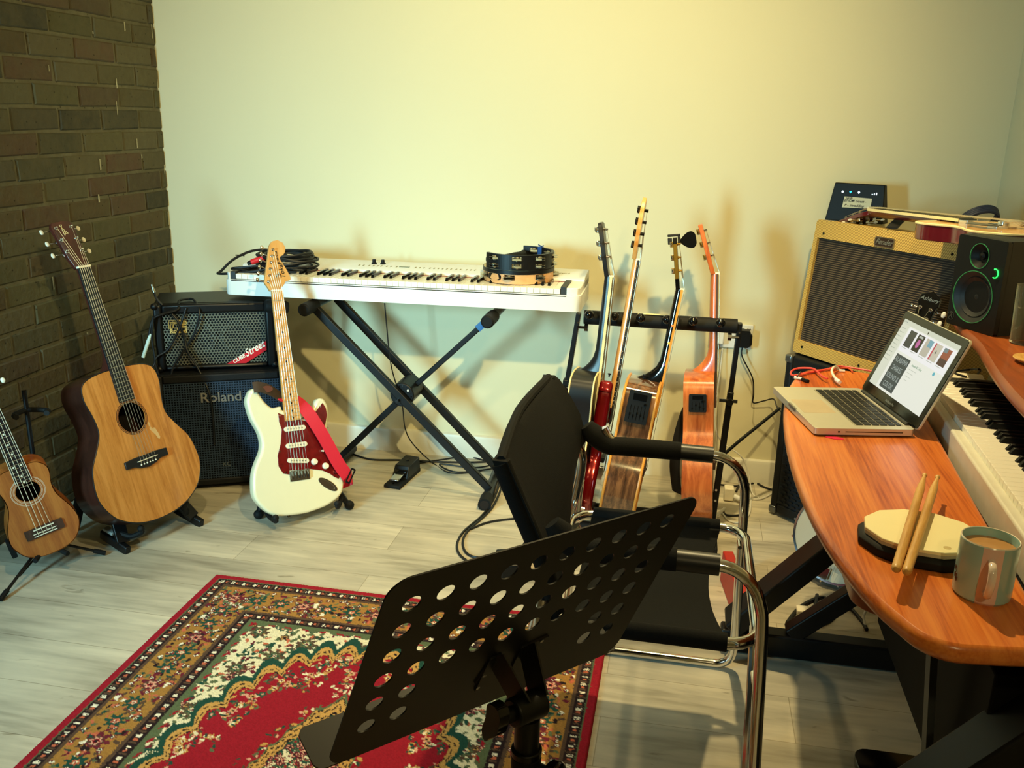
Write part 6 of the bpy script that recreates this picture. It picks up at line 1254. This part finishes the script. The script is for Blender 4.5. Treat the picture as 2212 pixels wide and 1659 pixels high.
# ================================================================== chair
FAB = M('black_canvas', '#0b0d0d', .85, var=.2, scale=500, bump=.3, spec=.2); SLV = M('black_sleeve_vinyl', '#0f1214', .4, var=.1)
def chair():
    t = thing('armchair', 'black canvas chair with chrome tube frame and padded arms beside the desk', 'chair', (2.1, -1.70, 0)); L = lambda x, y, z: Vector((x-2.1, y+1.70, z))
    YF, YN = -1.42, -1.98
    for y, yo in ((YF, -1.33), (YN, -2.05)):
        far = y == YF; g = (lambda z: y+(yo-y)*(1-min(z, .62)/.62))
        top = [(1.945, .665), (1.965, .635), (2.00, .622), (2.10, .620), (2.195, .620), (2.235, .612), (2.265, .588), (2.282, .550), (2.288, .50), (2.296, .30), (2.304, .10), (2.300, .04), (2.275, .014), (2.235, .011), (2.10, .011), (1.93, .011), (1.885, .014), (1.865, .04), (1.868, .10), (1.885, .40), (1.893, .52)]
        b = B(); b.tube([L(x, g(z), z) for x, z in top], .0115, 12, 3); b.build('side_frame', CHR, t)
        b = B(); b.tube([L(1.812, y, .775), L(1.84, y, .71), L(1.880, y, .625), L(1.897, y, .585), L(1.892, y, .52), L(1.868, y, .40)], .0115, 12, 4); b.build('back_upright', CHR, t)
        b = B(); b.tube([L(1.905, y, .668), L(1.93, y, .640), L(1.962, y, .622), L(2.0, y, .622), L(2.13, y, .622)], [.016, .026, .024, .0225, .0225, .022], 14, 4); b.build('arm_pad', FAB, t)
        b = B(); b.tube([L(2.125, y, .621), L(2.205, y, .620)], .0195, 16); b.build('arm_sleeve', SLV, t)
        sg = 1 if far else -1
        for x, z in ((2.285, .40), (1.885, .42)): B().cyl(L(x, y-.02*sg, z), L(x, y+.016*sg, z), .005, n=8).build('bolt', CHR, t)
    # seat loop
    r = .06; x0, x1, y0, y1 = 1.885, 2.292, YN+.035, YF-.015; pts = []
    for cx, cy, a in ((x1-r, y1-r, 0), (x0+r, y1-r, 90), (x0+r, y0+r, 180), (x1-r, y0+r, 270)): pts += [L(cx+r*math.cos(D(a+k*15)), cy+r*math.sin(D(a+k*15)), .445) for k in range(7)]
    B().tube(pts, .0115, 12, closed=True).build('seat_frame', CHR, t)
    B().tube([L(2.292, y0+.10, .43), L(2.292, y0+.02, .30), L(2.292, YN+.02, .14)], .010, 10).build('front_leg', CHR, t)
    # sling seat
    nx, ny = 14, 14; top_, bot = [], []
    for i in range(nx+1):
        for j in range(ny+1):
            v = j/ny; u = i/nx; e0 = x0+.045; e1 = x1-.055-.030*math.sin(PI*v); x = e0+(e1-e0)*u; y = y0+(y1-y0)*v; z = .453-.035*math.sin(PI*v)**.8
            top_.append(L(x, y, z)); bot.append(L(x, y, z-.006))
    idx = lambda i, j: i*(ny+1)+j; n = len(top_); fs = []
    for i in range(nx):
        for j in range(ny): q = (idx(i, j), idx(i+1, j), idx(i+1, j+1), idx(i, j+1)); fs.append(q); fs.append(tuple(k+n for k in q[::-1]))
    for i in range(nx): fs += [(idx(i, 0), idx(i, 0)+n, idx(i+1, 0)+n, idx(i+1, 0)), (idx(i, ny), idx(i+1, ny), idx(i+1, ny)+n, idx(i, ny)+n)]
    for j in range(ny): fs += [(idx(0, j), idx(0, j+1), idx(0, j+1)+n, idx(0, j)+n), (idx(nx, j), idx(nx, j)+n, idx(nx, j+1)+n, idx(nx, j+1))]
    B().add(top_+bot, fs).build('seat', FAB, t)
    for y in (y0, y1): B().tube([L(x0+.048, y, .447), L(x1-.058, y, .447)], .0175, 14).build('seat_sleeve', FAB, t)
    # canvas back, stretched between the uprights
    P = [[], []]
    cols_ = 16; prof = [(1.808, .782), (1.824, .745), (1.848, .69), (1.872, .635), (1.895, .58), (1.912, .52), (1.922, .46)]
    vs, fs = [], []
    for lay in (0, 1):
        for k, (x, z) in enumerate(prof):
            for j in range(cols_+1):
                v = j/cols_; y = YN-.012+(YF-YN+.024)*v; f = k/(len(prof)-1)
                zz = z+(.165*f*v); xx = x-.028*f*v-.020*math.sin(PI*v)*(1-.3*f)+.006*math.sin(7*v+5*f)*f
                vs.append(L(xx-(.008 if lay else -.008)*(1 if v not in (0, 1) else 1.7), y, zz))
    m_ = len(prof)*(cols_+1); ix = lambda k, j: k*(cols_+1)+j
    for k in range(len(prof)-1):
        for j in range(cols_): q = (ix(k, j), ix(k, j+1), ix(k+1, j+1), ix(k+1, j)); fs.append(q); fs.append(tuple(a+m_ for a in q[::-1]))
        fs.append((ix(k, 0), ix(k+1, 0), ix(k+1, 0)+m_, ix(k, 0)+m_)); fs.append((ix(k, cols_), ix(k, cols_)+m_, ix(k+1, cols_)+m_, ix(k+1, cols_)))
    for j in range(cols_): fs.append((ix(0, j), ix(0, j)+m_, ix(0, j+1)+m_, ix(0, j+1))); e = len(prof)-1; fs.append((ix(e, j), ix(e, j+1), ix(e, j+1)+m_, ix(e, j)+m_))
    B().add(vs, fs).build('backrest', FAB, t, ang=60)
    B().tube([L(1.808, YN, .775), L(1.845, YN, .69), L(1.893, YN, .58), L(1.918, YN, .49)], .018, 12, 3).build('back_sleeve', FAB, t); B().tube([L(1.808, YF, .775), L(1.842, YF, .705), L(1.872, YF, .645)], .017, 12, 3).build('back_sleeve', FAB, t)
    B().tube([L(1.808, YN, .778), L(1.790, (YN+YF)/2, .784), L(1.808, YF, .778)], .010, 10, 5).build('top_hem', FAB, t)
chair()
# red thing under the chair
t = thing('red_folder', 'red box partly hidden on the floor behind the black chair', 'box', (2.33, -1.0, 0), R3(8)); B().box(-.02, .012, -.20, .16, 0, .10).build('box_body', M('red_card', '#b3261c', .5), t, .003)
t = thing('effects_pedal', 'small dark pedal with red edge on the floor behind the music stand', 'pedal', (1.64, -.93, 0), R3(20)); B().box(-.04, .04, -.06, .06, 0, .045).build('case', BLKM, t, .006); B().box(.041, .050, -.06, .06, 0, .045).build('red_side', M('red_enamel', '#c4301f', .35), t, .003)

# ================================================================== music stand in the foreground
def music_stand():
    rot = R3(48.2, 23.5, 3.1); P0 = Vector((1.728, -2.62, .619)); t = thing('music_stand', 'black perforated music stand in the foreground in front of the chair', 'music stand', P0, rot); BS = M('black_enamel_steel', '#0a0c0c', .5, var=.15)
    hs = []
    for i in range(10):
        x = .039+.0437*i; n = 6 if i in (0, 1, 8, 9) else 4; ztop = .2815+.00125*i
        for j in range(n): hs.append(circ(x-(.0005*j if i > 5 else 0), ztop-.0435*j, .0119, 20)[::-1])
    B().prism(rrect(0, .482, 0, .328, .028, 7), -.0010, .0010, hs).build('desk_plate', BS, t)
    B().prism(rrect(-.012, .494, .0, .060, .012), -.0015, .0015, (), 'xy').build('lip', BS, t)
    C_ = rot.inverted()
    # bracket plates and slot screws
    for x, x2 in ((.214, .228), (.266, .256)):
        B().bar((x, -.002, .112), (x2, -.060, .082), .040, .0028, (1, 0, 0)).build('bracket_arm', BS, t)
        B().prism(rrect(x-.012, x+.012, .045, .115, .006), -.004, -.001).build('bracket_plate', BS, t, .001)
    for x, z in ((.207, .080), (.205, .055), (.290, .112)): B().cyl((x, -.004, z), (x, -.001, z), .003, n=10).build('rivet', NIC, t)
    for x0, z0, x1, z1 in ((.203, .098, .196, .068), (.268, .115, .300, .118)): B().bar((x0, -.0015, z0), (x1, -.0015, z1), .0045, .001).build('slot', DARK, t)
    hub = Vector((.236, -.064, .078)); hw = rot @ hub+P0
    B().cyl(hub-Vector((.026, 0, 0)), hub+Vector((.022, 0, 0)), .019, n=28).build('tilt_hub', BLKM, t, .003)
    B().cyl(hub-Vector((.042, 0, 0)), hub-Vector((.026, 0, 0)), .010, n=16).build('clamp_bolt', BLKM, t)
    k = B(T(*(hub-Vector((.050, .0, .002)))) @ Matrix.Rotation(D(90), 4, 'Z') @ Matrix.Rotation(D(15), 4, 'Y')); k.prism(ccw(outl([(-.013, .020), (.0, .026), (.013, .020), (.012, 0), (.015, -.022), (.006, -.033), (-.002, -.022), (-.013, -.008)], 3)), -.008, .008); k.build('wing_knob', BLKG, t, .003)
    dn = C_.to_3x3() @ Vector((0, 0, -1))
    q = hub+dn*.014; B().cyl(q, q+dn*.055, .0165, n=24).build('neck_tube', BLKM, t); q2 = q+dn*.046; B().cyl(q2, q2+dn*.012, .0205, .0195, n=24).build('collar_ring', BLKM, t, .002); B().cyl(q2+dn*.010, q2+dn*.080, .0195, n=24).build('clutch_body', RUB, t, .002)
    sd = C_.to_3x3() @ Vector((.93, -.36, 0)); kc = q2+dn*.030; B().cyl(kc+sd*.016, kc+sd*.032, .012, n=16).build('knob_neck', BLKM, t)
    kk = kc+sd*.040; B().lathe([(.022, -.008), (.024, -.004), (.024, .006), (.020, .010), (.006, .010)], 12, Matrix.Translation(kk) @ sd.to_track_quat('Z', 'Y').to_matrix().to_4x4()).build('height_knob', BLKG, t, .002)
    zb = hw.z-.018-.070-.08; B().cyl(q2+dn*.05, q2+dn*(.05+zb-.14), .0125, n=20).build('pole', BLKM, t)
    base = Vector((hw.x, hw.y, 0)); W_ = t.matrix_world.inverted()
    for i in range(3):
        a = D(80+120*i); e = base+Vector((.27*math.cos(a), .27*math.sin(a), .019)); B().bar(W_ @ (base+Vector((0, 0, .24))), W_ @ e, .018, .006).build('leg', BLKM, t); B().ball(W_ @ e, .010, 10).build('rubber_foot', RUB, t)
music_stand()
